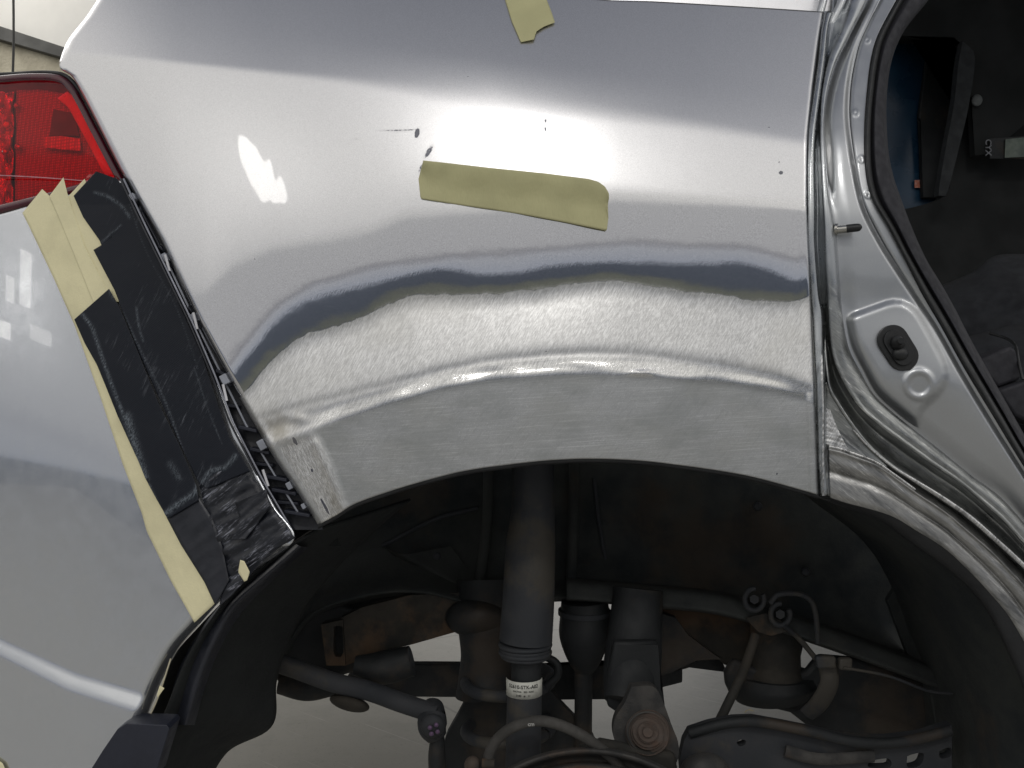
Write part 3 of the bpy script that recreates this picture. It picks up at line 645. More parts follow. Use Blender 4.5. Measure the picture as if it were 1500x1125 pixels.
# ---- tapes (each strip a thing of its own, lying on the surface below it)
def bumpd(off, k=0.0):
    def f(x, y, *a):
        return float(bdp(x, y)) - off - k * math.sin(x * .05 + y * .021)
    return f
def tape(name, A_, B_, mat, label, cat, depth, nu=120, nv=14, thick=.00025, group=None, smooth=False, wr=.0006, ends=True, scuffs=()):
    a = resample(A_, nu, smooth); b = resample(B_, nu, smooth)
    V = []; ph = random.uniform(0, 6)
    for i in range(nu):
        for j in range(nv):
            t = j / (nv - 1); x, y = a[i] * (1 - t) + b[i] * t
            d = depth(x, y) if not callable(getattr(depth, 'two', None)) else 0
            d -= wr * (.5 + .5 * math.sin(x * .035 + y * .06 + ph) * math.sin(y * .017 - x * .05 + ph * 2)) 
            V.append(P(x, y, d))
    sc_ = []
    if scuffs:
        Q = [(np.array(resample(l_, 60, True)), w_, k_) for l_, w_, k_ in scuffs]
        for i in range(nu):
            for j in range(nv):
                t = j / (nv - 1); x, y = a[i] * (1 - t) + b[i] * t
                f = max(k_ * math.exp(-(float(np.min(np.hypot(l_[:, 0] - x, l_[:, 1] - y))) / w_) ** 2) for l_, w_, k_ in Q)
                sc_.append(f); V[i * nv + j] += Vector((0, -.0007 * f, 0))
    o = link(name, V, grid_faces(nu, nv), mat, None, thick=thick)
    if scuffs:
        at_ = o.data.attributes.new('scuff', 'FLOAT', 'POINT'); at_.data.foreach_set('value', np.array(sc_, dtype=np.float32))
    return tag(o, label, cat, group)
tape('masking_tape', [(33, 312), (42, 330), (80, 410), (110, 478), (150, 590), (180, 680), (208, 752), (215, 778), (250, 850), (285, 912)],
     [(62, 277), (78, 292), (112, 372), (150, 470), (196, 585), (232, 690), (258, 768), (280, 802), (300, 850), (315, 884)], MAT['tape'],
     'long pale yellow masking tape strip running down the bumper beside the black tape', 'masking tape', bumpd(.0012))
tape('masking_tape', [(72, 288), (90, 262), (93, 260), (99, 282), (150, 420), (162, 440)][0:1] + [(84, 315), (108, 372), (135, 440), (160, 500)], [(93, 260), (99, 284), (124, 360), (152, 415), (190, 500)], MAT['tape'],
     'middle pale yellow tape strip with pointed torn top over the tail light', 'masking tape', lambda x, y: min(float(bdp(x, max(y, 300))) - .0022, tdep(x, y) - .012 if y < 310 else 9))
tape('masking_tape', [(98, 290), (108, 330), (130, 380), (158, 445)], [(124, 262), (134, 285), (160, 350), (185, 440)], MAT['tape'],
     'short pale yellow tape strip mostly covered by the upper black tape', 'masking tape', lambda x, y: min(float(bdp(x, max(y, 300))) - .0016, tdep(x, y) - .010 if y < 310 else 9))
def ctop(x, y): return min(float(bdp(x, max(y, 300))) - .0042, tdep(x, y) - .013 if y < 300 else 9) 
tape('black_tape', [(108, 287), (122, 318), (146, 352), (150, 362), (137, 366), (168, 425), (205, 520), (250, 620), (290, 705), (303, 716)],
     [(141, 251), (172, 262), (190, 290), (222, 355), (254, 425), (296, 520), (322, 600), (336, 640), (356, 672), (366, 690)], MAT['cloth'],
     'wide black cloth tape sheet from the tail light down beside the clips', 'black tape', ctop, nu=260, nv=60, scuffs=[([(140, 283), (158, 288), (178, 302), (190, 318)], 2.5, .6), ([(148, 356), (160, 345), (178, 330)], 1.0, .6), ([(190, 300), (215, 370), (258, 450), (290, 540)], 1.0, .4), ([(172, 440), (200, 500), (243, 590), (268, 660), (286, 705)], 1.5, .75), ([(200, 450), (204, 480), (210, 500)], 1.6, .5), ([(296, 706), (310, 690), (330, 684), (345, 668)], 3.2, .8), ([(285, 540), (305, 600), (325, 650)], 1.0, .35)])
tape('black_tape', [(109, 468), (124, 502), (142, 534), (156, 568), (172, 608), (188, 643), (203, 675), (214, 702), (229, 730), (246, 760)],
     [(160, 423), (175, 450), (196, 500), (232, 590), (262, 650), (288, 712), (291, 733)], MAT['cloth'],
     'lower black cloth tape strip with a square cut top beside the yellow tape', 'black tape', lambda x, y: ctop(x, y) - .0012, nu=260, nv=50, scuffs=[([(122, 462), (135, 480), (152, 530), (170, 580), (186, 620), (205, 680), (215, 700)], 2.6, .9), ([(186, 610), (200, 660), (212, 700)], 6, .8), ([(240, 755), (262, 738), (285, 722), (292, 706)], 4, .9), ([(218, 710), (230, 735), (240, 758)], 2.5, .6), ([(250, 680), (262, 700)], 5, .4), ([(164, 426), (168, 434)], 5, .5)])
# creases on the tape (raised folds)
# scuffed black plastic at bottom of the taped area
end = empty('bumper_end_cover', (0, 0, 0)); end.parent = car; end.location = -base(car)
def fold(name, A_, B_, dep, mat, nu=60, nv=12, wr=.002, seed=0):
    a = resample(A_, nu, False); b = resample(B_, nu, False); V = []
    rnd = random.Random(seed); ks = [(rnd.uniform(.04, .16), rnd.uniform(.04, .16), rnd.uniform(0, 6)) for _ in range(5)]
    for i in range(nu):
        for j in range(nv):
            t = j / (nv - 1); x, y = a[i] * (1 - t) + b[i] * t
            V.append(P(x, y, dep(x, y) + wr * sum(abs(math.sin(p * x + q_ * y + r)) for p, q_, r in ks) / 5))
    return link(name, V, grid_faces(nu, nv), mat, end, thick=.001)
def wornplastic():
    m = M_('scuffed_black_film'); s = m.noise(1, rot=(0, R(38), 0), st=(30, 300, 420), detail=6, rough=.8)
    w = m.math('MULTIPLY', m.ramp(m.noise(26, detail=4), .42, .58), m.ramp(s, .52, .62))
    m.l(m.mix(w, (.008, .010, .016), (.26, .27, .32)), m.b.inputs['Base Color']); m.i(Roughness=.38); m.bump(s, .0006, .6, m.bump(m.noise(40, detail=5), .004, .7)); return m.m
MAT['worn'] = wornplastic()
fold('cover_film', [(245, 758), (266, 798), (300, 852), (316, 886)], [(292, 728), (312, 760), (326, 800), (336, 850)], lambda x, y: float(bdp(x, y)) - .003, MAT['plastic'], wr=.001)
fold('torn_film', [(290, 700), (300, 740), (322, 800), (345, 838)], [(352, 668), (372, 700), (405, 750), (432, 788)], lambda x, y: float(bdp(x, y)) - .006, MAT['worn'], wr=.006, seed=3)
fold('lower_film', [(318, 800), (330, 840), (322, 888)], [(430, 786), (385, 822), (340, 872)], lambda x, y: float(bdp(x, y)) - .0025, MAT['worn'], wr=.004, seed=8)
fold('torn_flap', [(345, 736), (352, 760), (340, 790)], [(390, 716), (396, 742), (360, 790)], lambda x, y: float(bdp(x, y)) - .012, MAT['worn'], wr=.006, seed=5)
t_ = tape('masking_tape', [(352, 820), (349, 838), (358, 852)], [(358, 822), (366, 838), (362, 850)], MAT['tape'], 'tiny scrap of yellow tape caught in the black plastic', 'tape scrap', lambda x, y: float(bdp(x, y)) - .012, nu=12, nv=5)
tape('masking_tape', [(234, 1004), (230, 1018)], [(241, 1008), (231, 1022)], MAT['tape'], 'tiny yellow tape scrap at the bumper edge above the mud flap', 'tape scrap', lambda x, y: float(bdp(x, y)) - .004, nu=8, nv=5)
tape('masking_tape', [(-10, 1108), (-10, 1135)], [(4, 1118), (14, 1140)], MAT['tape'], 'corner of yellow tape at the lower left of the bumper', 'masking tape', lambda x, y: float(bdp(x, y)) - .003, nu=8, nv=5)

# tapes on the panel
def ptape(name, A_, B_, mat, label, lift, nu=90, nv=22):
    a = resample(A_, nu, False); b = resample(B_, nu, False); V = []
    for i in range(nu):
        for j in range(nv):
            t = j / (nv - 1); x, y = a[i] * (1 - t) + b[i] * t
            V.append(P(x, y, float(pd(x, y)) - .0011 - lift(i / (nu - 1), t)))
    return tag(link(name, V, grid_faces(nu, nv), mat, None, thick=.0002), label, 'masking tape')
ptape('masking_tape', [(620, 235), (640, 237), (720, 246), (800, 254), (862, 262), (876, 266), (886, 273), (892, 283), (892, 290)],
      [(613, 262), (616, 291), (640, 295), (700, 304), (760, 313), (830, 326), (889, 338), (891, 320), (888, 305)], MAT['tape_green'],
      'olive yellow masking tape strip stuck across the middle of the silver panel',
      lambda u, t: .0060 * (1 - float(sstep(0, .66 + .08 * math.sin(u * 5), t))) + .0065 * t * max(0, u - .45) + .0004 * math.sin(u * 26 + t * 5) + .0006 * math.exp(-((u - .12 - .08 * t) / .012) ** 2))
ptape('masking_tape', [(733, -25), (740, 0), (750, 32), (763, 62)], [(790, -25), (801, 0), (813, 32), (778, 60)][:1] + [(801, 0), (808, 18), (813, 33), (797, 39), (786, 46), (782, 58)], MAT['tape_green'],
      'olive yellow tape piece with torn end at the top edge of the silver panel', lambda u, t: .0006 + .002 * t * u)

# ------------------------------------------------------------------ door jamb
jy = np.arange(-60, 1300, 4.0)
jc = np.array([float(pd(1180, min(max(v, 0), 720))) for v in jy])
jc[jy < 20] = jc[jy < 20][-1] + (20 - jy[jy < 20]) / 1500 * .6
jc = smooth1(jc[None], 8, 1)[0]
def jb(y): return float(np.interp(y, jy, jc))
RA = [(1222, -20), (1216, 20), (1213, 46), (1209, 85), (1200, 149), (1195, 192), (1193, 235), (1194, 305), (1194, 359), (1200, 433), (1205, 460), (1206, 504), (1208, 568), (1209, 632), (1210, 680), (1214, 728)]
R0 = [(1207, 17), (1206, 30), (1203, 46), (1199, 85), (1190, 149), (1184, 192), (1182, 235), (1182, 305), (1183, 359), (1187, 433), (1189, 460), (1191, 504), (1194, 568), (1196, 632), (1197, 680), (1200, 726)]
off = [.007, .0015, .004, .013]
loft('seam_flange', [[(x, y, jb(y) + .006) for x, y in R0], [(x * .62 + x2 * .38, y, jb(y) + .0005) for (x, y), (x2, _) in zip(R0, RA)], [(x * .2 + x2 * .8, y, jb(y) + .002) for (x, y), (x2, _) in zip(R0, RA)], [(x2 + 2, y, jb(y) + .016) for (x, y), (x2, y2) in zip(R0, RA)]], MAT['seam'], car, 200, 6, thick=.001)
# weld bead along the seam
bead = [(1203, 520), (1204, 560), (1205, 600), (1205, 640), (1205, 680), (1206, 726)]
tube('weld_bead', [(x, y, jb(y) + .0005, 2.0 + .5 * random.random()) for k, (x, y) in enumerate(resample(bead, 60, True))], 3, MAT['bright'], car, seg=10, n=240)
RB_ = [(1276, -25), (1271, 0), (1254, 34), (1241, 60), (1226, 90), (1216, 119), (1209, 149), (1206, 181), (1209, 225), (1213, 273), (1222, 327), (1227, 380), (1231, 445), (1235, 478), (1243, 513), (1260, 547), (1279, 579), (1309, 607), (1340, 632), (1377, 661), (1420, 696), (1463, 728), (1500, 768), (1560, 835)]
RC = [(1219, -25), (1220, 10), (1217, 35), (1213, 70), (1207, 110), (1200, 155), (1197, 190), (1196, 235), (1197, 305), (1197, 359), (1202, 433), (1207, 480), (1210, 530), (1215, 568), (1226, 589), (1247, 621), (1275, 656), (1308, 684), (1340, 704), (1383, 731), (1420, 757), (1460, 792), (1500, 829), (1560, 890)]
RD = [(1250, -25), (1246, 0), (1238, 30), (1228, 55), (1216, 85), (1208, 119), (1204, 149), (1203, 181), (1203, 225), (1205, 273), (1208, 327), (1210, 380), (1214, 440), (1216, 480), (1222, 525), (1234, 555), (1258, 594), (1288, 622), (1319, 645), (1367, 680), (1407, 707), (1468, 760), (1500, 795), (1560, 860)]
def lerp(A_, B_, t, n=200):
    a = resample(A_, n); b = resample(B_, n); return a * (1 - t) + b * t
n = 260
def wd(r, f): return [(x, y, jb(y) + f(i / (len(r) - 1), y)) for i, (x, y) in enumerate(r)]
def st(y, a, b, lo=450, hi=560): return a + (b - a) * sstep(lo, hi, y)
loft('door_channel', [wd([(x - 7, y + 9) if y > 570 else (x, y) for x, y in resample(RC, n)], lambda u, y: st(y, .018, .034)), wd(resample(RC, n), lambda u, y: st(y, .016, .010)), wd(lerp(RC, RD, .25), lambda u, y: st(y, .018, .026)), wd(lerp(RC, RD, .72), lambda u, y: st(y, .012, .029)),
                      wd(resample(RD, n), lambda u, y: st(y, .006, .012)), wd(lerp(RD, RB_, .18), lambda u, y: st(y, .0035, .0125)), wd(lerp(RD, RB_, .55), lambda u, y: st(y, .0035, .0125)), wd(lerp(RD, RB_, .88), lambda u, y: st(y, .008, .016)), wd(resample(RB_, n), lambda u, y: st(y, .018, .021))],
     MAT['channel'], car, 260, 7, thick=.001)
# triangular ground patch and lower flange
RE = [(1214, 654), (1232, 658), (1249, 664), (1279, 675), (1297, 686), (1340, 717), (1385, 747), (1420, 776), (1457, 808), (1500, 853), (1560, 915)]
RF = [(1216, 729), (1240, 737), (1271, 745), (1308, 757), (1345, 779), (1383, 803), (1415, 832), (1441, 859), (1476, 900), (1500, 940), (1540, 1010)]
RG = [(1216, 733), (1240, 742), (1262, 749), (1297, 765), (1340, 797), (1388, 832), (1420, 861), (1449, 899), (1480, 960), (1500, 1010), (1525, 1110)]
link_ = loft('corner_gusset', [[(1210, 560, jb(560) + .010), (1215, 570, jb(570) + .011), (1226, 591, jb(600) + .011), (1247, 623, jb(620) + .011), (1275, 658, jb(656) + .011), (1300, 680, jb(680) + .011)],
      [(1209, 575, jb(575) + .014), (1212, 600, jb(600) + .013), (1220, 625, jb(620) + .013), (1235, 645, jb(645) + .012), (1262, 664, jb(660) + .011), (1300, 684, jb(680) + .010)],
      [(1209, 590, jb(590) + .014), (1210, 620, jb(620) + .013), (1213, 655, jb(655) + .011), (1249, 666, jb(665) + .010), (1279, 677, jb(675) + .010), (1299, 688, jb(688) + .010)]], MAT['channel'], car, 60, 8, thick=.001)
def gloss_scrape():
    pass
loft('scraped_patch', [[(1210, 598, jb(598) + .0105), (1210, 620, jb(620) + .0105), (1211, 650, jb(650) + .0095)], [(1216, 600, jb(600) + .0118), (1228, 630, jb(630) + .0105), (1244, 661, jb(660) + .0095)]], MAT['bright'], car, 30, 8, jit=.0009)
loft('lower_flange', [wd([(x + 3, y - 9) for x, y in resample(RE, 120)], lambda u, y: .022), wd(resample(RE, 120), lambda u, y: .0105), wd(lerp(RE, RF, .06, 120), lambda u, y: .006), wd(lerp(RE, RF, .14, 120), lambda u, y: .0075), wd(lerp(RE, RF, .3, 120), lambda u, y: .0072),
                      wd(lerp(RE, RF, .42, 120), lambda u, y: .009), wd(lerp(RE, RF, .5, 120), lambda u, y: .012), wd(lerp(RE, RF, .62, 120), lambda u, y: .0095), wd(lerp(RE, RF, .9, 120), lambda u, y: .0088), wd(resample(RF, 120), lambda u, y: .0105)],
     MAT['flange'], car, 160, 6, thick=.001)
tube('ground_ridge', [(x, y, jb(y) + .0085, 1.5 + 2.2 * sstep(1290, 1380, x)) for x, y in resample([(1250, 630), (1275, 657)] + RC[17:], 60)], 2, MAT['bright'], car, seg=10, n=200)
tube('ground_ridge', [(x, y, jb(y) + .0092, 2.2) for x, y in resample(RE[:6], 40)], 2, MAT['bright'], car, seg=10, n=120)
tube('ground_ridge', [(x - 1, y + 2, jb(y) + .0165, 2.2) for x, y in resample(RD[15:], 60)], 2, MAT['flange'], car, seg=10, n=120)
loft('flange_return', [wd(resample(RF, 100), lambda u, y: .011), wd(resample(RG, 100), lambda u, y: .026), wd([(x, y + 3) for x, y in resample(RG, 100)], lambda u, y: .06)], MAT['under'], car, 100, 4)
# jamb face to rubber seal
R5 = [(1296, -20), (1288, 0), (1267, 43), (1256, 70), (1246, 117), (1243, 160), (1245, 192), (1252, 240), (1265, 300), (1290, 352), (1318, 397), (1345, 437), (1375, 482), (1410, 545), (1450, 612), (1500, 692), (1560, 790)]
R6 = [(1325, -20), (1313, 0), (1285, 53), (1275, 90), (1269, 142), (1266, 185), (1266, 231), (1270, 268), (1280, 298), (1299, 330), (1322, 374), (1350, 430), (1378, 478), (1413, 541), (1456, 612), (1500, 684), (1570, 790)]
R7 = [(1337, -20), (1325, 0), (1297, 53), (1287, 90), (1280, 142), (1277, 185), (1277, 231), (1281, 268), (1291, 298), (1310, 330), (1333, 374), (1358, 418), (1388, 468), (1424, 531), (1466, 602), (1508, 674), (1580, 780)]
R8 = [(1366, -20), (1356, 0), (1320, 46), (1302, 90), (1295, 142), (1295, 185), (1298, 225), (1304, 255), (1312, 280), (1331, 331), (1352, 378), (1376, 418), (1395, 452), (1418, 497), (1456, 565), (1500, 643), (1560, 750)]
_rp = resample([(1233, 468), (1290, 447), (1308, 442), (1326, 445), (1344, 460), (1380, 526), (1386, 552), (1376, 575), (1350, 600), (1344, 625)], 28)
RN = len(_rp); RPOLY = [tuple(q) for q in _rp] + [(1300, 600), (1262, 560), (1240, 515)]
def recess(x, y):       # stamped pocket in the jamb: deeper inside, raised lip around
    d = 0
    # pocket interior polygon distance (approx by half planes)
    cx, cy = x, y; best = 1e9; inside = False
    poly = RPOLY
    nn = len(poly)
    for i in range(nn):
        x1, y1 = poly[i]; x2, y2 = poly[(i + 1) % nn]
        if i < RN - 1:
            L = max(1e-9, (x2 - x1) ** 2 + (y2 - y1) ** 2); t = max(0, min(1, ((cx - x1) * (x2 - x1) + (cy - y1) * (y2 - y1)) / L))
            best = min(best, math.hypot(cx - x1 - t * (x2 - x1), cy - y1 - t * (y2 - y1)))
        if (y1 > cy) != (y2 > cy) and cx < (x2 - x1) * (cy - y1) / (y2 - y1) + x1: inside = not inside
    s = best if inside else -best
    fade = float(sstep(1225, 1262, x + .4 * (y - 470)))
    d = -.0055 * float(sstep(-6, 8, s))
    r = math.hypot(x - 1346, y - 563)
    d -= .0022 * math.exp(-((r - 19) / 4.5) ** 2)
    return d
# face grid
nface = 420
rb = resample(RB_, nface); r5 = resample(R5, nface); r6 = resample(R6, nface)
V = []; NC = 110
for i in range(nface):
    for j in range(NC):
        t = j / (NC - 1)
        if t < .8: s = t / .8; x, y = rb[i] * (1 - s) + r5[i] * s
        else: s = (t - .8) / .2; x, y = r5[i] * (1 - s) + r6[i] * s
        d = jb(y)
        if t < .8:
            w = np.linalg.norm(rb[i] - r5[i]); e = s * w; e2 = (1 - s) * w
            d += .020 + .010 * math.exp(-(e / 9) ** 2) * float(1 - sstep(200, 330, y)) - .0035 * float(sstep(0, 30, e)) * 1
            d += .005 * float(1 - sstep(0, 10, e2))
            d += .010 * float(sstep(430, 640, y)) * float(sstep(0, 1, 1 - s)) - .0
        else:
            d += .0215 + .0035 * (1 - float(sstep(0, .3, s)))  - .001 * s
        d += recess(x, y) * (float(sstep(4, 22, e)) if t < .8 else 1.0) if 420 < y < 660 and 1220 < x < 1410 else 0
        for bx, by in ((1270, 60), (1253, 167), (1261, 234), (1271, 286)):
            r = math.hypot(x - bx, y - by)
            if r < 10: d += -.0009 * math.exp(-((r - 3.5) / 1.6) ** 2)
        V.append(P(x, y, d))
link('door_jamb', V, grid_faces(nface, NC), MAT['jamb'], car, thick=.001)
loft('door_seal', [wd(resample(R6, 120), lambda u, y: .024), wd(lerp(R6, R7, .3, 120), lambda u, y: .014), wd(lerp(R6, R7, .7, 120), lambda u, y: .016), wd(resample(R7, 120), lambda u, y: .03)], MAT['rubber'], car, 120, 5)
loft('door_trim', [wd(resample(R7, 120), lambda u, y: .028), wd(lerp(R7, R8, .3, 120), lambda u, y: .022), wd(resample(R8, 120), lambda u, y: .034), wd([(x + 4, y) for x, y in resample(R8, 120)], lambda u, y: .09)], MAT['trim'], car, 120, 6)
# striker pin
pin = empty('striker_pin', (0, 0, 0)); pin.parent = car; pin.location = -base(car)
z = jb(335) + .006
tube('pin_shaft', [(1222, 337, z + .004), (1243, 335, z - .002)], 6, MAT['chrome'], pin, seg=16)
tube('pin_tip', [(1240, 335, z - .002, 6), (1254, 333.5, z - .005, 6), (1260, 333, z - .006, 5), (1263, 333, z - .0065, 1)], 6, MAT['rubber'], pin, seg=16, n=14)
tube('pin_collar', [(1223, 336, z + .004), (1227, 336, z + .003)], 9, MAT['chrome'], pin, seg=16)
# rubber plug in the pocket
gr = empty('rubber_grommet', (0, 0, 0)); gr.parent = car; gr.location = -base(car)
zp = jb(508) + .0088
def stad(cx, cy, L, r, ang, n=14):
    c, s_ = math.cos(ang), math.sin(ang); out = []
    for k in range(2 * n):
        a = math.pi * (k % n) / (n - 1) + (math.pi if k >= n else 0) - math.pi / 2
        u = (L if k < n else -L) + r * math.cos(a); v = r * math.sin(a)
        out.append((cx + u * c - v * s_, cy + u * s_ + v * c))
    return out
prism('grommet_flange', stad(1316.5, 509.5, 14, 22, R(58)), zp - .001, .01, MAT['rubber'], gr, .0025)
prism('grommet_lip', stad(1317, 509, 13, 15, R(58)), zp - .0035, .008, MAT['rubber'], gr, .0025)
tube('grommet_boot', [(1314, 503, zp - .003, 11), (1315, 500, zp - .009, 9), (1318, 499, zp - .013, 6), (1320, 499, zp - .016, 4.5)], 9, MAT['rubber'], gr, seg=20, n=10)
blob('grommet_bulge', 1319, 518, zp - .003, 12, 10, .006, MAT['rubber'], gr)
tube('plug', [(1346, 563, jb(563) + .024, 15), (1346, 563, jb(563) + .0125, 15), (1346, 563, jb(563) + .0110, 12.5)], 15, MAT['jamb'], car, seg=40)
# body side above the panel's upper edge
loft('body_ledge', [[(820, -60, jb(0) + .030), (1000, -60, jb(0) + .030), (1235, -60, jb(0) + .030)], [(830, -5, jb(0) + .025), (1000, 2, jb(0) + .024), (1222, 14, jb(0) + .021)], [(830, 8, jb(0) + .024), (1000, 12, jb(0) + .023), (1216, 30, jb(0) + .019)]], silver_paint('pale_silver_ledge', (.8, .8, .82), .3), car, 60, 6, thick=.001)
for k, (a, b) in enumerate((((1210, -20), (1200, 22)), ((1244, -25), (1214, 42)))):
    tube('body_rib', [(a[0], a[1], jb(0) + .012), ((a[0] + b[0]) / 2, (a[1] + b[1]) / 2 + 3, jb(0) + .006), (b[0], b[1], jb(10) + .008)], 6, MAT['jamb'], car, seg=14, n=16)

# ------------------------------------------------------------------ cabin seen through the door opening
cabin = empty('cabin', (0, 0, 0)); cabin.parent = car; cabin.location = -base(car)
CY = .95
def cprism(n_, pts, y, th, mat, b=.003, **k): return prism(n_, pts, y, th, mat, cabin, b, **k)
# far side lining with a window opening
cprism('cabin_lining', [(1100, -120), (1700, -120), (1700, 700), (1100, 700)], CY, .03, MAT['headliner'], .0, holes=[[(1240, 58), (1320, 56), (1398, 60), (1409, 72), (1410, 90), (1404, 140), (1392, 220), (1380, 290), (1240, 290)]])
cprism('pillar_trim', [(1410, 60), (1428, 80), (1420, 150), (1404, 220), (1386, 286), (1375, 286), (1385, 220), (1398, 150), (1404, 95)], CY - .08, .02, simple('pillar_trim_grey', (.028, .031, .034), .9), .004, smooth=True)
cprism('window_pane', [(1200, 40), (1430, 40), (1430, 310), (1200, 310)], CY + .06, .004, MAT['glassdark'] if 'glassdark' in MAT else simple('tinted_glass', (.01, .035, .07), .3, c2=(.012, .05, .10), ns=5), .0)
cprism('window_post', [(1362, 56), (1400, 56), (1380, 290), (1352, 290), (1350, 175), (1346, 172)], CY + .04, .012, MAT['blacksteel'], .002)
cprism('window_sticker', [(1340, 264), (1353, 263), (1353, 275), (1340, 275)], CY + .052, .002, simple('orange_sticker', (.5, .16, .10), .6, c2=(.6, .4, .35), ns=90), 0)
cprism('roof_lining', [(1270, -60), (1700, -60), (1700, 60), (1560, 130), (1480, 200), (1450, 225), (1428, 228), (1422, 120), (1414, 70), (1398, 54), (1320, 52), (1270, 54)], CY - .05, .02, MAT['headliner'], .004)
blob('trim_button', 1431, 147, CY - .06, 8, 9, .006, simple('grey_button', (.13, .14, .14), .7), cabin, rot=.5)
cprism('far_opening', [(1450, 203), (1520, 198), (1520, 233), (1450, 232)], CY - .06, .002, MAT['blacksteel'], 0)
cprism('far_glint', [(1473, 204), (1520, 199), (1520, 229), (1472, 231)], CY - .065, .002, simple('pale_green_glint', (.12, .145, .12), .5, c2=(.06, .08, .07), ns=30), 0)  # pale plate painted to stand for a reflected strip of light
def text(name, body, px, py, y, size, mat, parent, rot=(90, 0, 0), shear=0, ext=.0002):
    c = bpy.data.curves.new(name, 'FONT'); c.body = body; c.size = size; c.extrude = ext; c.offset = size * .02; c.align_x = 'CENTER'; c.align_y = 'CENTER'; c.resolution_u = 3
    o = bpy.data.objects.new(name, c); COL.objects.link(o); dg = bpy.context.evaluated_depsgraph_get(); me = bpy.data.meshes.new_from_object(o.evaluated_get(dg))
    bpy.data.objects.remove(o); me.materials.clear(); me.materials.append(mat); o = bpy.data.objects.new(name, me); COL.objects.link(o)
    v = P(px, py, y); o.rotation_euler = tuple(R(a) for a in rot)
    if parent is not None: o.parent = parent; o.location = v - base(parent)
    else: o.location = v
    return o
text('marking', 'CYX', 1447.5, 216, CY - .067, .016, simple('pale_marking', (.12, .125, .14), .4), cabin, rot=(90, 90, 0))
# seat and trim below
def bump_sheet(name, A_, B_, y0, y1, mat, amp=.01, nu=60, nv=20, par=None):
    a = resample(A_, nu, True); b = resample(B_, nu, True); V = []
    for i in range(nu):
        for j in range(nv):
            t = j / (nv - 1); x, y = a[i] * (1 - t) + b[i] * t
            V.append(P(x, y, y0 * (1 - t) + y1 * t - amp * math.sin(math.pi * min(1, t * 1.3)) + .002 * math.sin(x * .09 + y * .05)))
    return link(name, V, grid_faces(nu, nv), mat, par if par is not None else cabin, thick=.004)
bump_sheet('seat_back', [(1340, 440), (1380, 418), (1425, 398), (1450, 378), (1475, 372), (1600, 374)], [(1380, 560), (1420, 540), (1440, 520), (1470, 500), (1500, 480), (1600, 470)], .40, .30, MAT['fabric'], .03)
bump_sheet('seat_cushion', [(1380, 500), (1430, 490), (1460, 482), (1490, 475), (1600, 470)], [(1440, 700), (1480, 680), (1500, 660), (1540, 640), (1600, 620)], .30, .16, MAT['fabric'], .03)
prism('side_trim', [(1436, 526), (1480, 506), (1488, 512), (1496, 556), (1462, 568), (1440, 545)], .15, .03, MAT['trim'], cabin, .006)
prism('side_trim', [(1462, 572), (1500, 558), (1560, 560), (1560, 640), (1500, 616), (1488, 610)], .14, .03, MAT['trim'], cabin, .006)
tube('seat_piping', [(1450, 488, .25), (1475, 496, .22), (1487, 506, .17), (1492, 530, .15), (1498, 556, .14)], 2.2, MAT['rubber'], cabin, seg=8, n=30)
box('floor_pan_light_block', (-.95, .42, .64), (2.2, 1.6, .67), MAT['blacksteel'], car)  # unseen slab added to keep light from above out of the wheel house
box('roof_light_block', (-.75, .12, 1.62), (2.3, 1.65, 1.65), MAT['jamb'], car)  # never in view; added to shade the cabin and wheel house
box('far_side_light_block', (-.95, 1.6, .60), (.5, 1.64, 1.6), MAT['jamb'], car)  # added out of view to stop light leaking in from the far side
cab = box('tool_cabinet', (.75, 2.3, 0), (2.2, 2.8, 2.3), MAT['blue']); tag(cab, 'dark blue cabinet seen through the far side window', 'cabinet')

# ------------------------------------------------------------------ wheel house and liner
def shrink(pts, y0, y1, f=1.0):   # straight back from depth y0 to y1
    k = (D + y0) / (D + y1) * f
    return [(750 + (x - 750) * k, 562.5 + (y - 562.5) * k, y1) for x, y in pts]
ARCH = [(150, 1240), (185, 1130), (222, 1045), (252, 965), (291, 918), (340, 868), (400, 815), (466, 772), (520, 743), (620, 709), (750, 684), (870, 676), (1000, 686), (1100, 702), (1200, 730), (1262, 750), (1297, 766), (1340, 798), (1388, 833), (1420, 862), (1449, 900), (1480, 960), (1500, 1010), (1525, 1110), (1535, 1240)]
jyb = lambda x, y: .016 if x > 1200 or x < 460 else .012
loft('wheel_house_rim', [[(x, y, (.022 if 460 < x < 1205 else .05)) for x, y in ARCH], [(a, b, c) for a, b, c in shrink(ARCH, .02, .12)], [(a, b, c) for a, b, c in shrink(ARCH, .02, .30)]], MAT['wheelhouse'], car, 160, 8)
# inner wall: top hidden behind the lip, bottom edge as seen
IT = [(380, 800), (460, 720), (560, 660), (750, 620), (870, 615), (1000, 622), (1120, 645), (1230, 700), (1330, 790), (1420, 900)]
IM = [(385, 930), (460, 840), (560, 800), (700, 800), (800, 800), (900, 800), (1000, 805), (1120, 830), (1250, 880), (1400, 970)]
IL = [(400, 990), (450, 905), (540, 872), (620, 868), (700, 885), (830, 876), (950, 886), (1060, 898), (1210, 945), (1392, 1012)]
IB = [(405, 998), (455, 912), (545, 878), (620, 874), (700, 890), (830, 881), (950, 891), (1060, 903), (1210, 950), (1392, 1017)]
loft('inner_wheel_house', [[(x, y, .33) for x, y in IT], [(x, y, .335) for x, y in IM], [(x, y, .305) for x, y in [(x, y - 30) for x, y in IL]], [(x, y, .262) for x, y in IL], [(x, y, .32) for x, y in IB]], MAT['wheelhouse'], car, 120, 8, thick=.002)
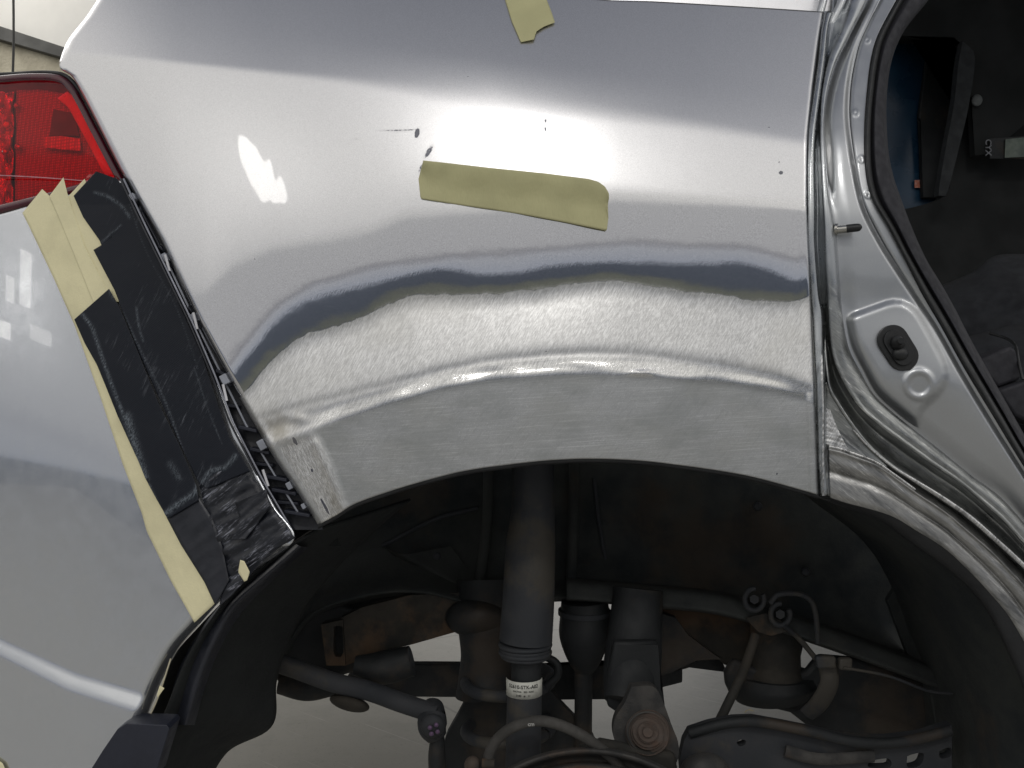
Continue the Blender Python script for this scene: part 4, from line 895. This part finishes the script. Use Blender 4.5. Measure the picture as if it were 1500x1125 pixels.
loft('wheel_house_flange', [[(x, y - 30, .30) for x, y in IL[5:]], [(x, y - 24, .262) for x, y in IL[5:]], [(x, y - 8, .252) for x, y in IL[5:]], [(x, y + 1, .25) for x, y in IL[5:]], [(x, y + 4, .27) for x, y in IL[5:]]], simple('dusty_lit_flange', (.044, .048, .045), .85, ns=12, bs=200, bd=.0005, c2=(.026, .029, .029), c3=(.058, .046, .035)), car, 80, 4, thick=.001)  # flange colour lightened to stand for light bounced off the floor
tube('seam_sealer', [(560, 800, .333), (640, 760, .333), (700, 745, .332)], 3, MAT['dust'], car, seg=8, n=40)
tube('seam_sealer', [(870, 700, .333), (880, 780, .333), (900, 850, .325), (960, 862, .31)], 3, MAT['dust'], car, seg=8, n=50)
for fx, fy in ((905, 760), (1062, 790), (1180, 838), (1010, 720), (640, 815), (1110, 742)):
    tube('fastener', [(fx, fy, .330, 7), (fx, fy, .318, 6), (fx, fy, .316, 3)], 7, MAT['dust'], car, seg=12)
# side walls of the tunnel right (down to the frame's lower edge) and left
prism('rear_splash_wall', [(1385, 1000), (1392, 1010), (1394, 1130), (1400, 1240), (1640, 1240), (1600, 1000), (1500, 860), (1430, 840), (1330, 830), (1300, 880), (1330, 960)], 0, .01, MAT['wheelhouse'], car, .004, tilt=lambda x, y: .30 - .17 * max(0, min(1, (x - 1340) / 160)), smooth=False)
# ribs behind the strut
for xa, xb in ((716, 702), (842, 836)):
    tube('wheel_house_rib', [(xa, 660, .32), (xa - 2, 760, .315), (xb, 860, .30), (xb - 2, 880, .30)], 8, MAT['wheelhouse'], car, seg=12, n=20, squash=1.2)
loft('wheel_house_gusset', [[(560, 800, .33), (600, 835, .322), (640, 880, .30)], [(590, 812, .315), (660, 850, .30), (730, 890, .28)], [(660, 800, .325), (700, 850, .32), (745, 880, .31)]], MAT['wheelhouse'], car, 30, 6)
# felt liner on the left side of the arch
LA = [(466, 772), (400, 815), (345, 862), (310, 905), (275, 960), (250, 1020), (232, 1070), (210, 1180)]
LB = [(600, 730), (520, 800), (450, 880), (418, 945), (402, 1000), (396, 1062), (330, 1100), (285, 1180)]
loft('arch_liner', [[(x, y, .03) for x, y in LA], [(x * .7 + a * .3, y * .7 + b * .3, .06) for (x, y), (a, b) in zip(LA, LB)], [(x * .4 + a * .6, y * .4 + b * .6, .10) for (x, y), (a, b) in zip(LA, LB)], [(x, y, .17) for x, y in LB]], MAT['liner'], car, 80, 8, thick=.003)
loft('liner_flange', [[(430, 795, .035), (372, 842, .04), (330, 878, .045), (292, 925, .05), (262, 980, .055), (240, 1060, .06)], [(440, 800, .02), (385, 848, .02), (345, 885, .02), (318, 930, .022), (292, 990, .024), (270, 1062, .026)], [(452, 802, .05), (400, 850, .05), (360, 890, .05), (330, 935, .05), (306, 990, .05), (285, 1062, .05)]], MAT['plastic'], car, 60, 5)
mf = prism('mud_flap', [(125, 1140), (150, 1100), (172, 1068), (185, 1060), (244, 1062), (248, 1068), (238, 1100), (226, 1140)], float(bdp(180, 1090)) - .02, .03, MAT['plastic_blue'], car, .006)
tube('flap_edge', [(250, 965, .02), (232, 1020, .02), (216, 1056, .018)], 1.2, simple('pale_edge', (.6, .55, .4), .5), car, seg=6, n=12)

# ------------------------------------------------------------------ suspension and axle parts
def group(nm):
    e = empty(nm, (0, 0, 0)); e.parent = car; e.location = -base(car); return e
sh_ = group('shock_absorber')
SY = .16
tube('dust_cover', [(781, 640, SY, 31), (781, 730, SY, 31), (779, 775, SY, 34), (777, 800, SY, 36.5), (774, 880, SY, 38), (770, 938, SY, 39)], 35, MAT['dust'], sh_, seg=40, n=40)
for yy, r in ((944, 39.5), (950, 37.5), (955, 39), (960, 36)):
    tube('cover_ring', [(769.5, yy - 3.2, SY, r - 2), (769.5, yy - 1.5, SY, r), (769.5, yy + 1.5, SY, r), (769.5, yy + 3.2, SY, r - 2)], r, MAT['dust'], sh_, seg=40)
tube('piston_tube', [(772, 955, SY, 22), (770, 1016, SY, 22)], 22, MAT['blacksteel'], sh_, seg=32)
tube('damper_body', [(768.5, 1003, SY, 25), (768, 1030, SY, 25.5), (766, 1140, SY, 26), (765, 1200, SY, 26)], 26, MAT['dust'], sh_, seg=36)
# paper label wrapped round the body, with its printing
c0 = P(767.8, 1020, SY); rr_ = 26.4 * S(SY); V = []
lb0, lb1 = P(768, 1004, SY - .03).z, P(768, 1029, SY - .03).z
for i in range(30):
    a = R(-88 + 176 * i / 29)
    for z_ in (lb1, lb0): V.append((c0.x + rr_ * math.sin(a), c0.y - rr_ * math.cos(a), z_))
lab = link('sticker', V, [(2*i, 2*i+2, 2*i+3, 2*i+1) for i in range(29)], MAT['label'], sh_, thick=.0003)
def wrap_text(body, dz, size, a0=0, sx_=1.0):
    o = text('print', body, 750, 562.5, 0, size, MAT['ink'], lab, rot=(0, 0, 0), ext=0.0)
    me = o.data
    for v in me.vertices:
        a = v.co.x * sx_ / rr_ + R(a0); h = v.co.y
        v.co = (c0.x + (rr_ + .0004) * math.sin(a), c0.y - (rr_ + .0004) * math.cos(a), (lb0 + lb1) / 2 + dz + h)
    o.location = (0, 0, 0); o.rotation_euler = (0, 0, 0); me.update()
    return o
wrap_text('52610-STK-A02', .0040, .0056, -4)
wrap_text('SHOWA   203  R250', -.0012, .0028, -4)
wrap_text('3180   #   11', -.0058, .0032, -4)
sp = group('coil_spring')
for k, yy in enumerate((1000, 1070)):
    pts = []
    for i in range(40):
        a = math.pi * (i / 39) * 1.7 - .35
        pts.append((745 - 62 * math.cos(a - .1), yy + 22 * math.sin(a) - 6 * i / 39, .26 - .07 * math.sin(a)))
    tube('coil', pts, 9, MAT['dust'], sp, seg=14, n=90)
tube('bump_stop', [(712, 850, .29, 42), (713, 905, .28, 45), (712, 930, .28, 40), (712, 960, .28, 37), (712, 985, .28, 40), (716, 1010, .28, 50)], 40, MAT['blacksteel'], sp, seg=28, n=30)
blob('upper_seat', 700, 905, .27, 48, 30, .04, MAT['blacksteel'], sp)
prism('spring_seat', [(704, 990), (690, 1010), (672, 1045), (655, 1075), (645, 1105), (642, 1160), (900, 1160), (870, 1080), (822, 1030), (800, 1000)], .30, 0.018, MAT['blacksteel'], sp, .01)
tube('seat_loop', [(800, 962, .22), (815, 972, .22), (816, 990, .22), (800, 1006, .22)], 6, MAT['blacksteel'], sp, seg=10, n=24)
# cross beam
prism('cross_beam', [(520, 973), (700, 974), (900, 978), (1000, 960), (1000, 1000), (900, 1025), (800, 1026), (700, 1022), (560, 1021), (500, 1005)], .36, 0.018, MAT['blacksteel'], car, .008)
# frame box on the left with rusty bracket
bx = group('frame_bracket')
prism('bracket_plate', [(500, 905), (530, 890), (600, 872), (680, 868), (712, 872), (705, 895), (694, 915), (670, 925), (652, 930), (612, 941), (604, 944), (570, 952), (506, 975)], .27, 0.015, MAT['brownsteel'], bx, .006)
prism('frame_end', [(395, 985), (405, 935), (440, 900), (500, 885), (540, 900), (545, 960), (520, 985), (470, 1000), (410, 1005)], .30, 0.012, MAT['blacksteel'], bx, .006)
prism('frame_box', [(470, 915), (502, 908), (506, 975), (478, 975)], .265, 0.015, MAT['brownsteel'], bx, .003, holes=[[(489, 918), (502, 918), (502, 960), (489, 960)]])
tube('bush', [(520, 975, .25, 14), (560, 978, .25, 24), (603, 968, .25, 22)], 22, MAT['blacksteel'], bx, seg=24, n=16)
prism('frame_skirt', [(440, 930), (480, 880), (560, 850), (700, 850), (740, 880), (735, 960), (700, 950), (692, 925), (700, 905), (640, 925), (540, 940)], .34, 0.010, MAT['blacksteel'], bx, .004)
tube('exhaust_can', [(410, 1000, .30, 16), (450, 1006, .30, 20), (490, 1000, .30, 18)], 18, MAT['blacksteel'], bx, seg=20, n=16)
sb = group('sway_bar')
tube('bar', [(400, 968, .22), (440, 982, .22), (490, 1000, .22), (540, 1012, .22), (590, 1030, .21), (640, 1046, .2)], 14, MAT['dust'], sb, seg=18, n=40)
blob('bar_bush', 512, 1030, .23, 30, 12, .02, MAT['brownsteel'], sb, rot=.25)
tube('link_joint', [(634, 1036, .22, 16), (633, 1052, .20, 21), (634, 1066, .20, 21), (640, 1080, .20, 15)], 20, MAT['dust'], sb, seg=24, n=18)
blob('joint_end', 634, 1063, .178, 18, 18, .012, MAT['dust'], sb)
for x, y in ((630, 1066), (639, 1062), (632, 1075), (641, 1072)): blob('paint_dot', x, y, .164, 3.6, 3.6, .003, MAT['purple'], sb, rings=8, seg=12)
tube('drop_link', [(641, 1078, .2, 10), (640, 1110, .2, 13), (645, 1180, .2, 13)], 12, MAT['blacksteel'], sb, seg=16, n=14)
# second damper boot with rod
db = group('axle_boot')
tube('boot', [(856, 880, .28, 34), (857, 905, .28, 37), (856, 930, .28, 37), (856, 952, .28, 31), (856, 972, .28, 22), (856, 985, .28, 13)], 35, MAT['blacksteel'], db, seg=28, n=30)
tube('boot_clamp', [(856, 893, .28, 38.5), (856, 900, .28, 38.5)], 38, MAT['dust'], db, seg=28)
tube('rod', [(855, 970, .28, 13), (854, 1100, .28, 13)], 13, MAT['blacksteel'], db, seg=18)
# upper arm / knuckle with ball joint
kn = group('knuckle')
tube('knuckle_arm', [(935, 862, .25, 36), (930, 930, .24, 40), (925, 985, .22, 42), (918, 1030, .20, 34)], 38, MAT['blacksteel'], kn, seg=28, n=30, squash=.8)
prism('knuckle_web', [(888, 1000), (900, 940), (965, 940), (964, 1010), (975, 1040), (930, 1060), (905, 1045), (890, 1035)], .20, 0.015, MAT['blacksteel'], kn, .008)
prism('ball_joint_housing', [(925, 1006), (955, 1005), (968, 1020), (985, 1065), (994, 1090), (992, 1115), (975, 1135), (930, 1120), (905, 1095), (898, 1072), (902, 1050), (915, 1030)], .145, 0.015, MAT['greyiron'], kn, .010, smooth=True)
for r, dy in ((33, .000), (25, .003), (16, .006), (8, .009)):
    tube('ball_joint_cap', [(948, 1072, .148 - dy, r), (949, 1072.5, .140 - dy, r * .97), (949, 1073, .1385 - dy, r * .86)], r, MAT['rust'], kn, seg=40)
tube('joint_groove', [(948 + 29 * math.cos(a), 1072 + 29 * math.sin(a), .138) for a in np.linspace(0, 6.28, 30)], 1.6, MAT['greyiron'], kn, seg=8, n=80)
# brake hose, backing plate
bk = group('brake_assembly')
tube('brake_hose', [(712, 1150, .12), (716, 1108, .115), (727, 1085, .11), (750, 1066, .10), (785, 1056, .095), (820, 1062, .095), (860, 1082, .10), (895, 1110, .11), (920, 1140, .12)], 8, MAT['hose'], bk, seg=16, n=80)
tube('hose_fitting', [(706, 1118, .11), (724, 1119, .11)], 7, MAT['brownsteel'], bk, seg=14)
text('marking', 'cm', 778, 1061, .083, .006, simple('chalk_marking', (.4, .4, .38), .6), bk)
def arc(cx, cy, r, a0, a1, y, n_=30): return [(cx + r * math.cos(a), cy + r * math.sin(a), y) for a in np.linspace(R(a0), R(a1), n_)]
cxx, cyy = 860, 1330
loft('backing_plate', [arc(cxx, cyy, 236, 205, 335, .105), arc(cxx, cyy, 232, 205, 335, .092), arc(cxx, cyy, 226, 205, 335, .094), arc(cxx, cyy, 222, 205, 335, .115), arc(cxx, cyy, 214, 205, 335, .115), arc(cxx, cyy, 210, 205, 335, .09), arc(cxx, cyy, 202, 205, 335, .088), arc(cxx, cyy, 196, 205, 335, .11), arc(cxx, cyy, 120, 205, 335, .11)], MAT['greyiron'], bk, 90, 5)
loft('drum_rim', [arc(cxx, cyy, 208, 205, 335, .085), arc(cxx, cyy, 204, 205, 335, .080), arc(cxx, cyy, 198, 205, 335, .082), arc(cxx, cyy, 120, 205, 335, .082)], MAT['rust'], bk, 90, 5)
blob('bleed_cap', 692, 1121, .115, 12, 14, .012, MAT['greyiron'], bk)
prism('caliper_bracket', [(800, 1120), (880, 1085), (990, 1105), (1000, 1180), (780, 1180)], .135, 0.015, MAT['brownsteel'], bk, .006)
# right side: body mount, bushing, brackets
rs = group('trailing_arm_mount')
prism('mount_beam', [(955, 884), (1060, 895), (1120, 915), (1180, 940), (1170, 985), (1085, 985), (1062, 975), (1050, 965), (1010, 945), (950, 915)], .33, 0.015, MAT['brownsteel'], rs, .006)
prism('mount_bracket', [(958, 895), (990, 905), (1008, 930), (1045, 958), (1058, 966), (1020, 968), (985, 985), (968, 990), (962, 940)], .30, 0.015, MAT['blacksteel'], rs, .005)
tube('bushing', [(1137, 905, .31, 40), (1136, 925, .31, 36), (1135, 975, .31, 37), (1134, 985, .31, 42), (1133, 996, .31, 42)], 38, MAT['brownsteel'], rs, seg=30, n=24)
tube('bushing_base', [(1130, 985, .32, 60), (1130, 1000, .32, 66), (1132, 1018, .32, 56)], 60, MAT['blacksteel'], rs, seg=30, n=14)
prism('arm_pocket', [(1062, 985), (1075, 965), (1120, 985), (1180, 985), (1200, 960), (1260, 965), (1392, 1012), (1394, 1060), (1350, 1074), (1262, 1082), (1220, 1075), (1188, 1068), (1160, 1046), (1120, 1036), (1080, 1024), (1064, 1008)], .29, 0.015, MAT['blacksteel'], rs, .012)
prism('cross_tube', [(968, 990), (1000, 975), (1055, 962), (1065, 985), (1010, 978), (985, 985), (970, 990)], .36, 0.012, MAT['blacksteel'], rs, .004)
tube('mount_arm', [(1212, 972, .22, 14), (1215, 1000, .22, 14), (1200, 1030, .23, 14), (1182, 1046, .24, 12)], 14, MAT['dust'], rs, seg=16, n=20, squash=.5)
prism('mount_clip', [(1195, 962), (1225, 962), (1226, 980), (1198, 980)], .20, 0.010, MAT['dust'], rs, .003)
prism('mount_clip', [(1230, 965), (1250, 965), (1249, 984), (1230, 982)], .20, 0.010, MAT['dust'], rs, .003)
tube('cable', [(1235, 978, .2), (1300, 990, .2), (1360, 1012, .2), (1395, 1016, .2)], 2.2, MAT['dust'], rs, seg=8, n=24)
tube('thin_rod', [(1107, 930, .24), (1088, 985, .22), (1053, 1058, .2)], 7, MAT['brownsteel'], rs, seg=12, n=16)
bl = group('brake_line')
for (x, y) in ((1105, 878), (1143, 900)):
    tube('clamp_bolt', [(x, y, .250, 7), (x, y, .232, 7)], 7, MAT['dust'], bl, seg=6)
    tube('clamp_ring', [(x + 14 * math.cos(a), y + 16 * math.sin(a), .238) for a in np.linspace(-.5, 4.8, 24)], 4, MAT['dust'], bl, seg=10, n=50)
tube('line', [(1128, 884, .236), (1140, 871, .236), (1170, 870, .236), (1188, 880, .236), (1195, 900, .236), (1198, 942, .236)], 4, MAT['dust'], bl, seg=10, n=50)
tube('line', [(1148, 915, .236), (1170, 935, .25), (1196, 966, .22)], 4, MAT['dust'], bl, seg=10, n=30)
prism('line_bracket', [(1092, 905), (1122, 898), (1150, 912), (1155, 925), (1130, 932), (1110, 926)], .243, 0.003, MAT['brownsteel'], bl, .001)
# trailing arm across the lower right
ta = group('trailing_arm')
prism('arm_body', [(996, 1112), (1002, 1085), (1010, 1070), (1040, 1060), (1075, 1053), (1105, 1052), (1150, 1060), (1190, 1068), (1240, 1080), (1300, 1082), (1350, 1076), (1395, 1062), (1395, 1160), (1000, 1160)], .17, 0.015, MAT['dust'], ta, .014,
      holes=[[(1079, 1088), (1084, 1084), (1092, 1085), (1091, 1091), (1083, 1093)], [(1272, 1118), (1284, 1113), (1303, 1112), (1304, 1124), (1272, 1124)], [(1329, 1108), (1337, 1105), (1352, 1103), (1353, 1112), (1347, 1122), (1330, 1124)], [(1376, 1101), (1384, 1097), (1393, 1096), (1393, 1108), (1378, 1111)]])
tube('arm_edge', [(1010, 1074, .17), (1060, 1060, .165), (1105, 1057, .16), (1180, 1070, .16), (1250, 1086, .16), (1320, 1087, .16), (1392, 1070, .16)], 8, MAT['blacksteel'], ta, seg=12, n=60)
blob('arm_boss', 1032, 1130, .14, 36, 28, .03, MAT['greyiron'], ta, noise=.02)
tube('arm_rib', [(1150, 1100, .165), (1200, 1112, .162), (1280, 1108, .165)], 9, MAT['greyiron'], ta, seg=12, n=30, squash=.5)
# floor scraps
sc1 = tube('straw_scrap', [(1092, 1052, 1.4), (1098, 1040, 1.4), (1106, 1046, 1.4), (1100, 1036, 1.4)], 1.2, simple('straw', (.6, .52, .3), .8), None, seg=6, n=20)
sc1.data.transform(Matrix.Identity(4))
zmin = min(v.co.z for v in sc1.data.vertices)
for v in sc1.data.vertices: v.co.z = (v.co.z - zmin) * .12 + .002
# slide along the sight line so that the scrap lies on the concrete
yv = D * (H) / ((1046 - 562.5) / 1500) - D
for v in sc1.data.vertices: v.co.y = v.co.y - 1.4 + yv + (v.co.z) * 3; v.co.x *= (D + yv) / (D + 1.4)
tag(sc1, 'small pale straw scrap lying on the concrete floor', 'scrap')
print('script done', len(bpy.data.objects))
